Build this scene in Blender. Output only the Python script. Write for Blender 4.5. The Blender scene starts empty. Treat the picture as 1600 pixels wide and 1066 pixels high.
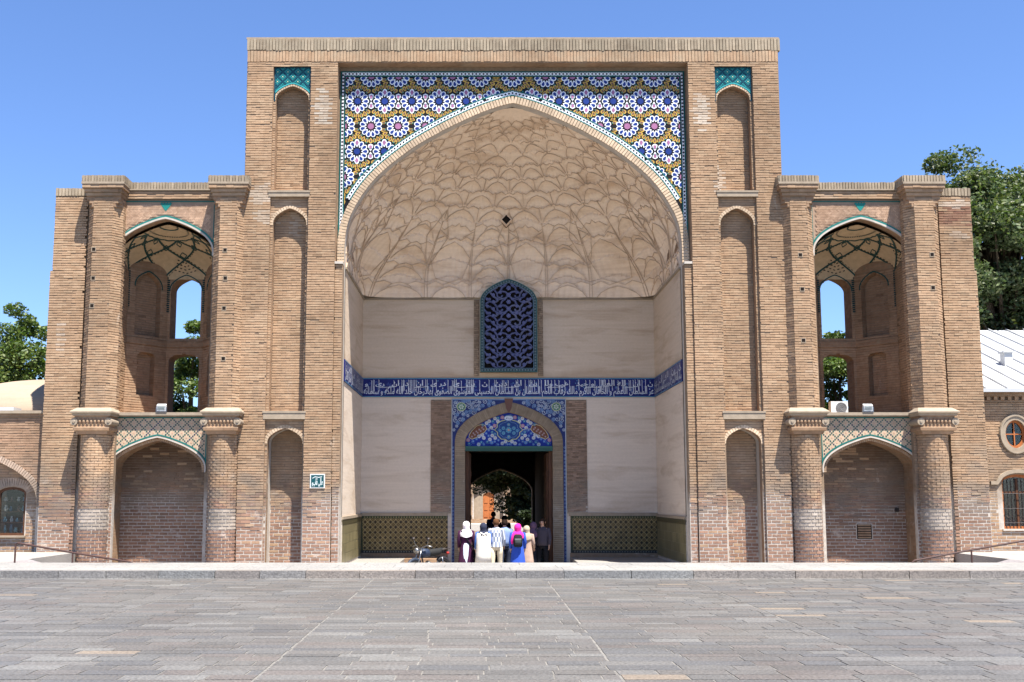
import bpy, math, random
import numpy as np
from mathutils import Vector, Matrix
from mathutils.geometry import tessellate_polygon
from mathutils.bvhtree import BVHTree
R = math.radians
rnd = random.Random(7)
S = bpy.context.scene
COL = S.collection

# ------------------------------------------------------------------ camera
cam = bpy.data.cameras.new('camera')
cam.sensor_width = 36.0
cam.lens = 38.25
cam.shift_x = 0.0325
cam.shift_y = 0.0203
cam.clip_start = 0.1
cam.clip_end = 2000
co = bpy.data.objects.new('camera', cam)
COL.objects.link(co)
co.location = (-0.98, -30.0, 1.6)
co.rotation_euler = (R(90) + math.atan(0.125), 0, 0)
S.camera = co

# ------------------------------------------------------------------ light
wd = bpy.data.worlds.new("World")
S.world = wd
wd.use_nodes = True
wn = wd.node_tree
wn.nodes.clear()
sky = wn.nodes.new('ShaderNodeTexSky')
sky.sky_type = 'NISHITA'
sky.sun_disc = False
sky.sun_elevation = R(70)
sky.sun_rotation = R(141)
sky.altitude = 1300
sky.air_density = 1.1
sky.dust_density = 0.6
sky.ozone_density = 2.0
bg = wn.nodes.new('ShaderNodeBackground')
bg.inputs['Strength'].default_value = 0.054
wo = wn.nodes.new('ShaderNodeOutputWorld')
tint = wn.nodes.new('ShaderNodeMix'); tint.data_type = 'RGBA'; tint.blend_type = 'MULTIPLY'
tint.inputs[0].default_value = 1; tint.inputs[7].default_value = (.97, 1.16, 1.52, 1)
wn.links.new(sky.outputs[0], tint.inputs[6])
wn.links.new(tint.outputs[2], bg.inputs[0])
wn.links.new(bg.outputs[0], wo.inputs[0])
sun = bpy.data.lights.new('sun', 'SUN')
sun.energy = 5.0
sun.angle = R(0.5)
sun.color = (1.0, 0.955, 0.89)
so = bpy.data.objects.new('sun', sun)
COL.objects.link(so)
so.location = (20, -30, 60)
so.rotation_euler = Vector((-1, 1.6, -4.5)).to_track_quat('-Z', 'Y').to_euler()
S.view_settings.view_transform = 'Standard'
S.view_settings.look = 'None'
S.view_settings.gamma = 1
S.view_settings.exposure = 1.5
S.view_settings.use_curve_mapping = False
S.cycles.max_bounces = 6
S.cycles.diffuse_bounces = 4

# ------------------------------------------------------------------ materials
def mat(name):
    m = bpy.data.materials.new(name)
    m.use_nodes = True
    nt = m.node_tree
    b = nt.nodes['Principled BSDF']
    b.inputs['Specular IOR Level'].default_value = 0.25
    return m, nt, b

def nd(nt, t, **kw):
    n = nt.nodes.new(t)
    for k, v in kw.items():
        if k.startswith('i_'):
            n.inputs[k[2:].replace('_', ' ')].default_value = v
        else:
            setattr(n, k, v)
    return n

def ramp(nt, src, p0, p1, c0=(0, 0, 0, 1), c1=(1, 1, 1, 1)):
    if p0 > p1: p0, p1, c0, c1 = p1, p0, c1, c0
    p0 = max(0, min(1, p0)); p1 = max(0, min(1, p1))
    r = nt.nodes.new('ShaderNodeValToRGB')
    r.color_ramp.elements[0].position = p0
    r.color_ramp.elements[1].position = p1
    r.color_ramp.elements[0].color = c0
    r.color_ramp.elements[1].color = c1
    nt.links.new(src, r.inputs[0])
    return r.outputs[0]

def mix(nt, fac, a, b, mode='MIX'):
    n = nt.nodes.new('ShaderNodeMix')
    n.data_type = 'RGBA'
    n.blend_type = mode
    for sock, v in ((n.inputs[0], fac), (n.inputs[6], a), (n.inputs[7], b)):
        if isinstance(v, (int, float)):
            sock.default_value = v
        elif isinstance(v, tuple):
            sock.default_value = v if len(v) == 4 else (*v, 1)
        else:
            nt.links.new(v, sock)
    return n.outputs[2]

def mth(nt, op, a, b=None, c=None):
    n = nt.nodes.new('ShaderNodeMath')
    n.operation = op
    for i, v in enumerate((a, b, c)):
        if v is None: continue
        if isinstance(v, (int, float)): n.inputs[i].default_value = v
        else: nt.links.new(v, n.inputs[i])
    return n.outputs[0]

def noise(nt, scale, detail=4, vec=None, rough=0.55, dist=0.0):
    n = nt.nodes.new('ShaderNodeTexNoise')
    n.inputs['Scale'].default_value = scale
    n.inputs['Detail'].default_value = detail
    n.inputs['Roughness'].default_value = rough
    n.inputs['Distortion'].default_value = dist
    if vec is not None: nt.links.new(vec, n.inputs['Vector'])
    return n.outputs[0]

def pos(nt):
    return nt.nodes.new('ShaderNodeNewGeometry').outputs['Position']

def scaled(nt, v, s):
    n = nt.nodes.new('ShaderNodeVectorMath')
    n.operation = 'MULTIPLY'
    nt.links.new(v, n.inputs[0])
    n.inputs[1].default_value = s
    return n.outputs[0]

def bump(nt, b, h, strength=0.3, dist=0.02):
    n = nt.nodes.new('ShaderNodeBump')
    n.inputs['Strength'].default_value = strength
    n.inputs['Distance'].default_value = dist
    nt.links.new(h, n.inputs['Height'])
    nt.links.new(n.outputs[0], b.inputs['Normal'])

def tinted(name, rough=0.8, spec=0.25, var=0.25, nscale=3.0, fine=40, bmp=0.0, stretch=(1, 1, 1)):
    """material whose colour is the piece's own tint, broken up by wear"""
    m, nt, b = mat(name)
    a = nd(nt, 'ShaderNodeAttribute', attribute_name='tint').outputs['Color']
    p = scaled(nt, pos(nt), stretch)
    n1 = noise(nt, nscale, 5, p)
    n2 = noise(nt, fine, 3, p)
    c = mix(nt, 1.0, a, ramp(nt, n1, 0.25, 0.75, (1 - var,) * 3 + (1,), (1 + var * .6,) * 3 + (1,)), 'MULTIPLY')
    c = mix(nt, 1.0, c, ramp(nt, n2, 0.3, 0.7, (1 - var * .6,) * 3 + (1,), (1 + var * .4,) * 3 + (1,)), 'MULTIPLY')
    nt.links.new(c, b.inputs['Base Color'])
    b.inputs['Roughness'].default_value = rough
    b.inputs['Specular IOR Level'].default_value = spec
    if bmp: bump(nt, b, n2, bmp, 0.01)
    return m

def brick_like(name, piece):
    """fired brick (piece=True: tint per brick; else masonry bond for reveals)"""
    m, nt, b = mat(name)
    p = pos(nt)
    sep = nd(nt, 'ShaderNodeSeparateXYZ')
    nt.links.new(p, sep.inputs[0])
    z = sep.outputs[2]
    if piece:
        base = nd(nt, 'ShaderNodeAttribute', attribute_name='tint').outputs['Color']
        hb = noise(nt, 60, 3, p)
    else:
        cmb = nd(nt, 'ShaderNodeCombineXYZ')
        nt.links.new(mth(nt, 'ADD', sep.outputs[0], sep.outputs[1]), cmb.inputs[0])
        nt.links.new(z, cmb.inputs[1])
        bt = nd(nt, 'ShaderNodeTexBrick', i_Scale=1.0)
        bt.inputs['Color1'].default_value = (.33, .215, .135, 1)
        bt.inputs['Color2'].default_value = (.27, .17, .105, 1)
        bt.inputs['Mortar'].default_value = (.28, .21, .14, 1)
        bt.inputs['Brick Width'].default_value = .27
        bt.inputs['Row Height'].default_value = .092
        bt.inputs['Mortar Size'].default_value = .009
        bt.inputs['Mortar Smooth'].default_value = .3
        nt.links.new(cmb.outputs[0], bt.inputs['Vector'])
        base = bt.outputs['Color']
        hb = mth(nt, 'SUBTRACT', mth(nt, 'MULTIPLY', noise(nt, 40, 3, p), 0.3), bt.outputs['Fac'])
    big = noise(nt, 0.5, 5, p)
    c = mix(nt, 1.0, base, ramp(nt, big, .32, .68, (.74, .73, .72, 1), (1.15, 1.14, 1.13, 1)), 'MULTIPLY')
    med = noise(nt, 7, 4, p)
    c = mix(nt, 1.0, c, ramp(nt, med, .25, .75, (.84, .82, .80, 1), (1.14, 1.14, 1.14, 1)), 'MULTIPLY')
    # rain-grey band low on the wall, above it patches of old soot; salt bloom near the ground
    zn = mth(nt, 'ADD', z, mth(nt, 'MULTIPLY', mth(nt, 'SUBTRACT', noise(nt, .9, 4, p), .5), 2.2))
    band = mth(nt, 'MULTIPLY', ramp(nt, mth(nt, 'MULTIPLY', zn, .1), .30, .20), ramp(nt, mth(nt, 'MULTIPLY', zn, .1), .06, .13))
    grey = mth(nt, 'MULTIPLY', band, ramp(nt, noise(nt, 1.3, 5, scaled(nt, p, (1, 1, 2.2))), .36, .60))
    c = mix(nt, mth(nt, 'MULTIPLY', grey, .68), c, (.185, .155, .125))
    soot = ramp(nt, noise(nt, .8, 6, scaled(nt, p, (1.5, 1.5, .5)), .65), .56, .72)
    c = mix(nt, mth(nt, 'MULTIPLY', soot, .26), c, (.20, .155, .115))
    top = mth(nt, 'MULTIPLY', ramp(nt, mth(nt, 'MULTIPLY', zn, .05), .68, .72),
              ramp(nt, noise(nt, 2.1, 4, p), .4, .6))
    c = mix(nt, mth(nt, 'MULTIPLY', top, .4), c, (.33, .28, .20))
    salt = mth(nt, 'MULTIPLY', ramp(nt, noise(nt, 1.6, 6, scaled(nt, p, (1.1, 1.1, 2.0)), .7), .58, .70),
               ramp(nt, mth(nt, 'MULTIPLY', z, .1), .30, .02, (.0, .0, .0, 1), (1, 1, 1, 1)))
    c = mix(nt, mth(nt, 'MULTIPLY', salt, .62), c, (.60, .54, .47))
    s2 = ramp(nt, noise(nt, .7, 6, scaled(nt, p, (1.6, 1.6, .8)), .7), .66, .72)
    c = mix(nt, mth(nt, 'MULTIPLY', s2, .4), c, (.60, .52, .42))
    nt.links.new(c, b.inputs['Base Color'])
    b.inputs['Roughness'].default_value = .92
    b.inputs['Specular IOR Level'].default_value = .12
    bump(nt, b, hb, .5, .012)
    return m

def plain(name, col, rough=.7, spec=.3, metal=0, var=.12, nscale=4.0, bmp=0.0):
    m, nt, b = mat(name)
    p = pos(nt)
    n1 = noise(nt, nscale, 5, p)
    c = mix(nt, 1.0, (*col, 1), ramp(nt, n1, .3, .7, (1 - var,) * 3 + (1,), (1 + var,) * 3 + (1,)), 'MULTIPLY')
    nt.links.new(c, b.inputs['Base Color'])
    b.inputs['Roughness'].default_value = rough
    b.inputs['Specular IOR Level'].default_value = spec
    b.inputs['Metallic'].default_value = metal
    if bmp: bump(nt, b, noise(nt, nscale * 8, 4, p), bmp, .01)
    return m

M = {}
M['brick'] = brick_like('fired_brick', True)
M['masonry'] = brick_like('brick_masonry', False)

def mk_mortar():
    m, nt, b = mat('lime_mortar')
    p = pos(nt)
    sep = nd(nt, 'ShaderNodeSeparateXYZ'); nt.links.new(p, sep.inputs[0])
    zn = mth(nt, 'ADD', sep.outputs[2], mth(nt, 'MULTIPLY', mth(nt, 'SUBTRACT', noise(nt, .8, 4, p), .5), 1.6))
    f = ramp(nt, mth(nt, 'MULTIPLY', zn, .1), .19, .14)
    c = mix(nt, f, (.24, .175, .12), (.44, .39, .335))
    c = mix(nt, 1.0, c, ramp(nt, noise(nt, 9, 5, p), .3, .7, (.8, .8, .8, 1), (1.15, 1.15, 1.15, 1)), 'MULTIPLY')
    nt.links.new(c, b.inputs['Base Color'])
    b.inputs['Roughness'].default_value = .95
    b.inputs['Specular IOR Level'].default_value = .1
    bump(nt, b, noise(nt, 90, 3, p), .4, .01)
    return m
M['mortar'] = mk_mortar()

def mk_plaster(name, col, stain=(.36, .25, .16), grid=True):
    m, nt, b = mat(name)
    p = pos(nt)
    st = noise(nt, 1.0, 6, scaled(nt, p, (.45, .45, 2.6)), .6, .6)
    c = mix(nt, mth(nt, 'MULTIPLY', ramp(nt, st, .50, .74), .55), (*col, 1), (*stain, 1))
    lay = noise(nt, 3.0, 4, scaled(nt, p, (.15, .15, 5)))
    c = mix(nt, 1.0, c, ramp(nt, lay, .3, .7, (.95, .945, .94, 1), (1.04, 1.04, 1.04, 1)), 'MULTIPLY')
    c = mix(nt, 1.0, c, ramp(nt, noise(nt, 14, 4, p), .3, .7, (.96, .955, .95, 1), (1.03, 1.03, 1.03, 1)), 'MULTIPLY')
    sz = nd(nt, 'ShaderNodeSeparateXYZ'); nt.links.new(p, sz.inputs[0])
    zz = mth(nt, 'SUBTRACT', sz.outputs[2], mth(nt, 'MULTIPLY', noise(nt, .55, 4, scaled(nt, p, (1, 1, .01))), 1.1))
    dirt = mth(nt, 'MULTIPLY', ramp(nt, mth(nt, 'MULTIPLY', mth(nt, 'SUBTRACT', zz, 4.6), 1.0), .62, .30), ramp(nt, sz.outputs[2], 5.3 / 10, .55)) if False else mth(nt, 'MULTIPLY', ramp(nt, mth(nt, 'SUBTRACT', zz, 4.9), .35, .10), ramp(nt, mth(nt, 'SUBTRACT', sz.outputs[2], 5.2), .1, .3))
    c = mix(nt, mth(nt, 'MULTIPLY', dirt, .45), c, (*stain, 1))
    up = ramp(nt, mth(nt, 'SUBTRACT', sz.outputs[2], 5.0), .1, .6, (1, 1, 1, 1), (.93, .89, .83, 1))
    if grid: c = mix(nt, 1.0, c, up, 'MULTIPLY')
    nt.links.new(c, b.inputs['Base Color'])
    b.inputs['Roughness'].default_value = .9
    b.inputs['Specular IOR Level'].default_value = .15
    h = noise(nt, 30, 4, p)
    if grid:
        sep = nd(nt, 'ShaderNodeSeparateXYZ'); nt.links.new(p, sep.inputs[0])
        cmb = nd(nt, 'ShaderNodeCombineXYZ')
        nt.links.new(mth(nt, 'ADD', sep.outputs[0], sep.outputs[1]), cmb.inputs[0])
        nt.links.new(sep.outputs[2], cmb.inputs[1])
        bt = nd(nt, 'ShaderNodeTexBrick', i_Scale=1.0)
        bt.inputs['Brick Width'].default_value = .62
        bt.inputs['Row Height'].default_value = .115
        bt.inputs['Mortar Size'].default_value = .006
        bt.inputs['Mortar Smooth'].default_value = 1.0
        nt.links.new(cmb.outputs[0], bt.inputs['Vector'])
        h = mth(nt, 'SUBTRACT', mth(nt, 'MULTIPLY', h, .4), mth(nt, 'MULTIPLY', bt.outputs['Fac'], .5))
    bump(nt, b, h, .35, .01)
    return m
M['plaster'] = mk_plaster('wall_plaster', (.62, .52, .42))
M['vault'] = mk_plaster('vault_plaster', (.78, .62, .465), (.40, .23, .11), False)
M['dome'] = mk_plaster('dome_plaster', (.31, .245, .18), (.20, .15, .10), True)
M['trim'] = plain('lime_trim', (.30, .24, .175), .85, .15, 0, .12, 6, .2)
M['white_trim'] = plain('white_gypsum', (.46, .41, .35), .85, .15, 0, .12, 5, .1)
M['rib'] = plain('vault_line', (.52, .385, .27), .9, .1, 0, .2, 3)
M['tile'] = tinted('glazed_tile', .38, .16, .20, 2.2, 25)
M['paint'] = tinted('painted_surface', .6, .35, .12, 3, 40)
M['cloth'] = tinted('cloth', .92, .1, .16, 6, 60, .3)
M['skin'] = plain('skin', (.48, .28, .19), .55, .35)
M['metal'] = plain('dark_metal', (.05, .042, .04), .45, .5, .6)
M['steel'] = plain('bright_steel', (.3, .3, .3), .35, .5, 1.0)
M['rubber'] = plain('rubber', (.02, .02, .02), .8, .2)
M['wood'] = None
def mk_wood(name, c0, c1):
    m, nt, b = mat(name)
    p = pos(nt)
    w = noise(nt, 5, 6, scaled(nt, p, (6, 6, .5)), .65, .5)
    nt.links.new(ramp(nt, w, .3, .7, (*c0, 1), (*c1, 1)), b.inputs['Base Color'])
    b.inputs['Roughness'].default_value = .6
    bump(nt, b, w, .2, .01)
    return m
M['wood'] = mk_wood('brown_wood', (.055, .022, .010), (.12, .05, .022))
M['orange_wood'] = mk_wood('orange_wood', (.30, .09, .025), (.46, .16, .05))
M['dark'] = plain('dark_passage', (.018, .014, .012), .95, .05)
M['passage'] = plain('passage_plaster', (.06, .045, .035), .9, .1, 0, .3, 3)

def mk_glass():
    m, nt, b = mat('window_glass')
    b.inputs['Base Color'].default_value = (.8, .85, .85, 1)
    b.inputs['Roughness'].default_value = .03
    b.inputs['Transmission Weight'].default_value = 1.0
    b.inputs['IOR'].default_value = 1.45
    n = noise(nt, 1.2, 2, pos(nt))
    bump(nt, b, n, .05, .02)
    return m
M['glass'] = mk_glass()

def mk_stone(name, piece=True, col=(.3, .27, .24), pits=1.0):
    m, nt, b = mat(name)
    p = pos(nt)
    if piece:
        base = nd(nt, 'ShaderNodeAttribute', attribute_name='tint').outputs['Color']
    else:
        rgb = nd(nt, 'ShaderNodeRGB'); rgb.outputs[0].default_value = (*col, 1); base = rgb.outputs[0]
    c = mix(nt, 1.0, base, ramp(nt, noise(nt, .35, 5, p), .3, .7, (.84, .84, .85, 1), (1.1, 1.1, 1.08, 1)), 'MULTIPLY')
    c = mix(nt, 1.0, c, ramp(nt, noise(nt, 30, 5, p, .7), .38, .62, (.66, .66, .66, 1), (1.24, 1.24, 1.24, 1)), 'MULTIPLY')
    v = nd(nt, 'ShaderNodeTexVoronoi', i_Scale=34.0); nt.links.new(p, v.inputs['Vector'])
    c = mix(nt, 1.0, c, ramp(nt, v.outputs['Distance'], .0, .35, (.72, .71, .70, 1), (1.03, 1.03, 1.03, 1)), 'MULTIPLY')
    sp = ramp(nt, noise(nt, 2.2, 6, p, .75), .62, .78)
    c = mix(nt, mth(nt, 'MULTIPLY', sp, .25), c, (.12, .11, .105))
    nt.links.new(c, b.inputs['Base Color'])
    r = ramp(nt, noise(nt, 1.3, 4, p), .3, .7, (.42,) * 3 + (1,), (.66,) * 3 + (1,))
    nt.links.new(r, b.inputs['Roughness'])
    b.inputs['Specular IOR Level'].default_value = .4
    h = mth(nt, 'ADD', v.outputs['Distance'], mth(nt, 'MULTIPLY', noise(nt, 80, 3, p), .6))
    bump(nt, b, h, .45 * pits, .012)
    return m
M['paving'] = mk_stone('worn_paving_stone')
M['joint'] = plain('joint_filling', (.165, .155, .14), .95, .1, 0, .25, 8, .4)
M['ground'] = mk_stone('square_ground', False, (.15, .135, .12))
M['concrete'] = mk_stone('pale_concrete', True, pits=.3)

def mk_dado():
    m, nt, b = mat('dado_tile')
    p = pos(nt)
    sep = nd(nt, 'ShaderNodeSeparateXYZ'); nt.links.new(p, sep.inputs[0])
    u = mth(nt, 'ADD', sep.outputs[0], sep.outputs[1]); z = sep.outputs[2]
    k = math.pi / .165
    a = mth(nt, 'COSINE', mth(nt, 'MULTIPLY', u, 2 * k)); c_ = mth(nt, 'COSINE', mth(nt, 'MULTIPLY', z, 2 * k))
    s_ = mth(nt, 'ADD', a, c_)                 # -2..2, dots at the peaks
    d1 = mth(nt, 'SINE', mth(nt, 'MULTIPLY', mth(nt, 'ADD', u, z), 2 * k))
    d2 = mth(nt, 'SINE', mth(nt, 'MULTIPLY', mth(nt, 'SUBTRACT', u, z), 2 * k))
    line = mth(nt, 'ADD', ramp(nt, mth(nt, 'ABSOLUTE', s_), .05, .42, (1, 1, 1, 1), (0, 0, 0, 1)),
               ramp(nt, mth(nt, 'MINIMUM', mth(nt, 'ABSOLUTE', d1), mth(nt, 'ABSOLUTE', d2)), .05, .3, (.7,) * 3 + (1,), (0, 0, 0, 1)))
    dot = ramp(nt, s_, .75 * 2, .85 * 2 - 1 + .9)
    c = mix(nt, line, (.115, .072, .018), (.32, .245, .12))
    green = ramp(nt, mth(nt, 'MULTIPLY', s_, -1), 1.2, 1.5)
    c = mix(nt, green, c, (.02, .045, .022))
    pk = ramp(nt, mth(nt, 'MULTIPLY', s_, .5), .60, .68)
    c = mix(nt, pk, c, (.012, .010, .010))
    c = mix(nt, 1.0, c, ramp(nt, noise(nt, 3, 4, p), .3, .7, (.7, .7, .7, 1), (1.2, 1.2, 1.2, 1)), 'MULTIPLY')
    nt.links.new(c, b.inputs['Base Color'])
    b.inputs['Roughness'].default_value = .35
    return m
M['dado'] = mk_dado()
def mk_roofmetal():
    m, nt, b = mat('white_sheet_metal')
    p = pos(nt)
    n = noise(nt, .8, 5, scaled(nt, p, (1, 1, 3)))
    nt.links.new(ramp(nt, n, .3, .7, (.40, .41, .42, 1), (.52, .53, .54, 1)), b.inputs['Base Color'])
    b.inputs['Roughness'].default_value = .45
    bump(nt, b, n, .1, .02)
    return m
M['sheet'] = mk_roofmetal()
def mk_leaf():
    m, nt, b = mat('leaf')
    a = nd(nt, 'ShaderNodeAttribute', attribute_name='tint').outputs['Color']
    nt.links.new(a, b.inputs['Base Color'])
    b.inputs['Roughness'].default_value = .5
    b.inputs['Specular IOR Level'].default_value = .35
    tr = nd(nt, 'ShaderNodeBsdfTranslucent')
    nt.links.new(mix(nt, 1.0, a, (1.1, 1.3, .5, 1), 'MULTIPLY'), tr.inputs[0])
    ms = nd(nt, 'ShaderNodeMixShader'); ms.inputs[0].default_value = .25
    out = [n for n in nt.nodes if n.type == 'OUTPUT_MATERIAL'][0]
    nt.links.new(b.outputs[0], ms.inputs[1]); nt.links.new(tr.outputs[0], ms.inputs[2])
    nt.links.new(ms.outputs[0], out.inputs[0])
    return m
M['leaf'] = mk_leaf()
M['bark'] = plain('bark', (.10, .075, .05), .95, .1, 0, .3, 6, .6)
M['soil'] = plain('soil', (.16, .12, .085), .95, .1, 0, .25, 2, .5)
MATS = list(M.keys())

# ------------------------------------------------------------------ object helpers
LOC = {}
def tag(o, label=None, cat=None, group=None, kind=None):
    if label: o['label'] = label
    if cat: o['category'] = cat
    if group: o['group'] = group
    if kind: o['kind'] = kind
    return o

def thing(name, label, cat, loc=(0, 0, 0), group=None, kind=None):
    o = bpy.data.objects.new(name, None)
    COL.objects.link(o)
    o.empty_display_size = .3
    o.location = loc
    LOC[o.name] = Vector(loc)
    return tag(o, label, cat, group, kind)

def attach(o, parent):
    if parent is None: return
    o.parent = parent
    if parent.name in LOC:
        o.matrix_parent_inverse = Matrix.Translation(-LOC[parent.name])

class Frame:
    """a local plane: u along the wall, z up, d out of the wall"""
    def __init__(s, O, U, N):
        s.O = Vector(O); s.U = Vector(U).normalized(); s.N = Vector(N).normalized()
    def __call__(s, u, z, d=0.0):
        return s.O + s.U * u + s.N * d + Vector((0, 0, z))

def front(Y):
    return Frame((0, Y, 0), (1, 0, 0), (0, -1, 0))

class MB:
    def __init__(s):
        s.v = []; s.f = []; s.m = []; s.c = []
    def face(s, pts, m, c=(.5, .5, .5)):
        i = len(s.v)
        s.v += [tuple(p) for p in pts]
        s.f.append(tuple(range(i, i + len(pts)))); s.m.append(m); s.c.append(c)
    def mesh(s, V, F, m, c=(.5, .5, .5)):
        i = len(s.v)
        s.v += [tuple(p) for p in V]
        for f in F:
            s.f.append(tuple(i + k for k in f)); s.m.append(m); s.c.append(c)
    def obox(s, c, ex, ey, ez, m, col=(.5, .5, .5), bevel=0):
        c = Vector(c); ex = Vector(ex) / 2; ey = Vector(ey) / 2; ez = Vector(ez) / 2
        V = [c + ex * a + ey * b + ez * d for a in (-1, 1) for b in (-1, 1) for d in (-1, 1)]
        s.mesh(V, [(0, 1, 3, 2), (4, 6, 7, 5), (0, 4, 5, 1), (2, 3, 7, 6), (0, 2, 6, 4), (1, 5, 7, 3)], m, col)
    def box(s, x0, x1, y0, y1, z0, z1, m, col=(.5, .5, .5)):
        s.obox(((x0 + x1) / 2, (y0 + y1) / 2, (z0 + z1) / 2), (x1 - x0, 0, 0), (0, y1 - y0, 0), (0, 0, z1 - z0), m, col)
    def slab(s, F, outer, holes=(), d0=0.0, d1=-.1, m='mortar', ms='masonry', back=True, skip=()):
        """polygon with holes in a Frame, front at depth d0, back at d1"""
        loops = [outer] + list(holes)
        tri = tessellate_polygon([[Vector((p[0], p[1], 0)) for p in L] for L in loops])
        flat = [p for L in loops for p in L]
        V = [F(p[0], p[1], d0) for p in flat]
        s.mesh(V, [tuple(t) for t in tri], m)
        if back:
            s.mesh([F(p[0], p[1], d1) for p in flat], [tuple(reversed(t)) for t in tri], ms)
        for L in loops:
            n = len(L)
            for i in range(n):
                a, b = L[i], L[(i + 1) % n]
                s.face([F(a[0], a[1], d0), F(b[0], b[1], d0), F(b[0], b[1], d1), F(a[0], a[1], d1)], ms)
    def poly(s, F, pts, d, m, col):
        s.face([F(p[0], p[1], d) for p in pts], m, col)
    def relief(s, F, pts, d0, d1, m, col):
        """flat shape standing proud from d0 to d1 with sides"""
        s.face([F(p[0], p[1], d1) for p in pts], m, col)
        n = len(pts)
        for i in range(n):
            a, b = pts[i], pts[(i + 1) % n]
            s.face([F(a[0], a[1], d0), F(b[0], b[1], d0), F(b[0], b[1], d1), F(a[0], a[1], d1)], m, col)
    def strip(s, F, pts, w, d, m, col, d0=None, closed=False):
        n = len(pts)
        L = []; Rr = []
        for i in range(n):
            a = pts[(i - 1) % n] if (closed or i > 0) else pts[i]
            b = pts[(i + 1) % n] if (closed or i < n - 1) else pts[i]
            dx, dz = b[0] - a[0], b[1] - a[1]
            q = math.hypot(dx, dz) or 1
            nx, nz = -dz / q * w / 2, dx / q * w / 2
            L.append((pts[i][0] + nx, pts[i][1] + nz)); Rr.append((pts[i][0] - nx, pts[i][1] - nz))
        for i in range(n if closed else n - 1):
            j = (i + 1) % n
            s.face([F(*L[i], d), F(*Rr[i], d), F(*Rr[j], d), F(*L[j], d)], m, col)
            if d0 is not None:
                s.face([F(*L[i], d), F(*L[j], d), F(*L[j], d0), F(*L[i], d0)], m, col)
                s.face([F(*Rr[i], d), F(*Rr[j], d), F(*Rr[j], d0), F(*Rr[i], d0)], m, col)
    def tube(s, pts, r, m, col=(.5, .5, .5), n=8, cap=True):
        pts = [Vector(p) for p in pts]
        rr = r if isinstance(r, (list, tuple)) else [r] * len(pts)
        V = []; F = []
        up = Vector((0, 0, 1))
        pu = None
        for i, p in enumerate(pts):
            t = (pts[min(i + 1, len(pts) - 1)] - pts[max(i - 1, 0)]).normalized()
            if pu is None:
                pu = t.orthogonal().normalized()
            else:
                pu = (pu - t * pu.dot(t))
                pu = pu.normalized() if pu.length > 1e-5 else t.orthogonal().normalized()
            w = t.cross(pu)
            for k in range(n):
                a = 2 * math.pi * k / n
                V.append(p + (pu * math.cos(a) + w * math.sin(a)) * rr[i])
        for i in range(len(pts) - 1):
            for k in range(n):
                F.append((i * n + k, i * n + (k + 1) % n, (i + 1) * n + (k + 1) % n, (i + 1) * n + k))
        if cap:
            F.append(tuple(range(n - 1, -1, -1))); F.append(tuple(range((len(pts) - 1) * n, len(pts) * n)))
        s.mesh(V, F, m, col)
    def loft(s, rings, m, col, n=14, cap=True):
        """rings: (cx, cy, z, rx, ry)"""
        V = []; F = []
        for (cx, cy, z, rx, ry) in rings:
            for k in range(n):
                a = 2 * math.pi * k / n
                V.append((cx + rx * math.cos(a), cy + ry * math.sin(a), z))
        for i in range(len(rings) - 1):
            for k in range(n):
                F.append((i * n + k, i * n + (k + 1) % n, (i + 1) * n + (k + 1) % n, (i + 1) * n + k))
        if cap:
            F.append(tuple(range(n - 1, -1, -1))); F.append(tuple(range((len(rings) - 1) * n, len(rings) * n)))
        s.mesh(V, F, m, col)
    def build(s, name, parent=None, smooth=False, kind=None, data_only=False):
        me = bpy.data.meshes.new(name)
        me.from_pydata(s.v, [], s.f)
        used = []
        for k in s.m:
            if k not in used: used.append(k)
        for k in used: me.materials.append(M[k])
        ix = {k: i for i, k in enumerate(used)}
        me.polygons.foreach_set('material_index', [ix[k] for k in s.m])
        at = me.attributes.new('tint', 'FLOAT_COLOR', 'FACE')
        at.data.foreach_set('color', [x for c in s.c for x in (c[0], c[1], c[2], 1.0)])
        if smooth: me.polygons.foreach_set('use_smooth', [True] * len(s.f))
        me.update()
        if data_only: return me
        o = bpy.data.objects.new(name, me)
        COL.objects.link(o)
        attach(o, parent)
        if kind: o['kind'] = kind
        return o

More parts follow.
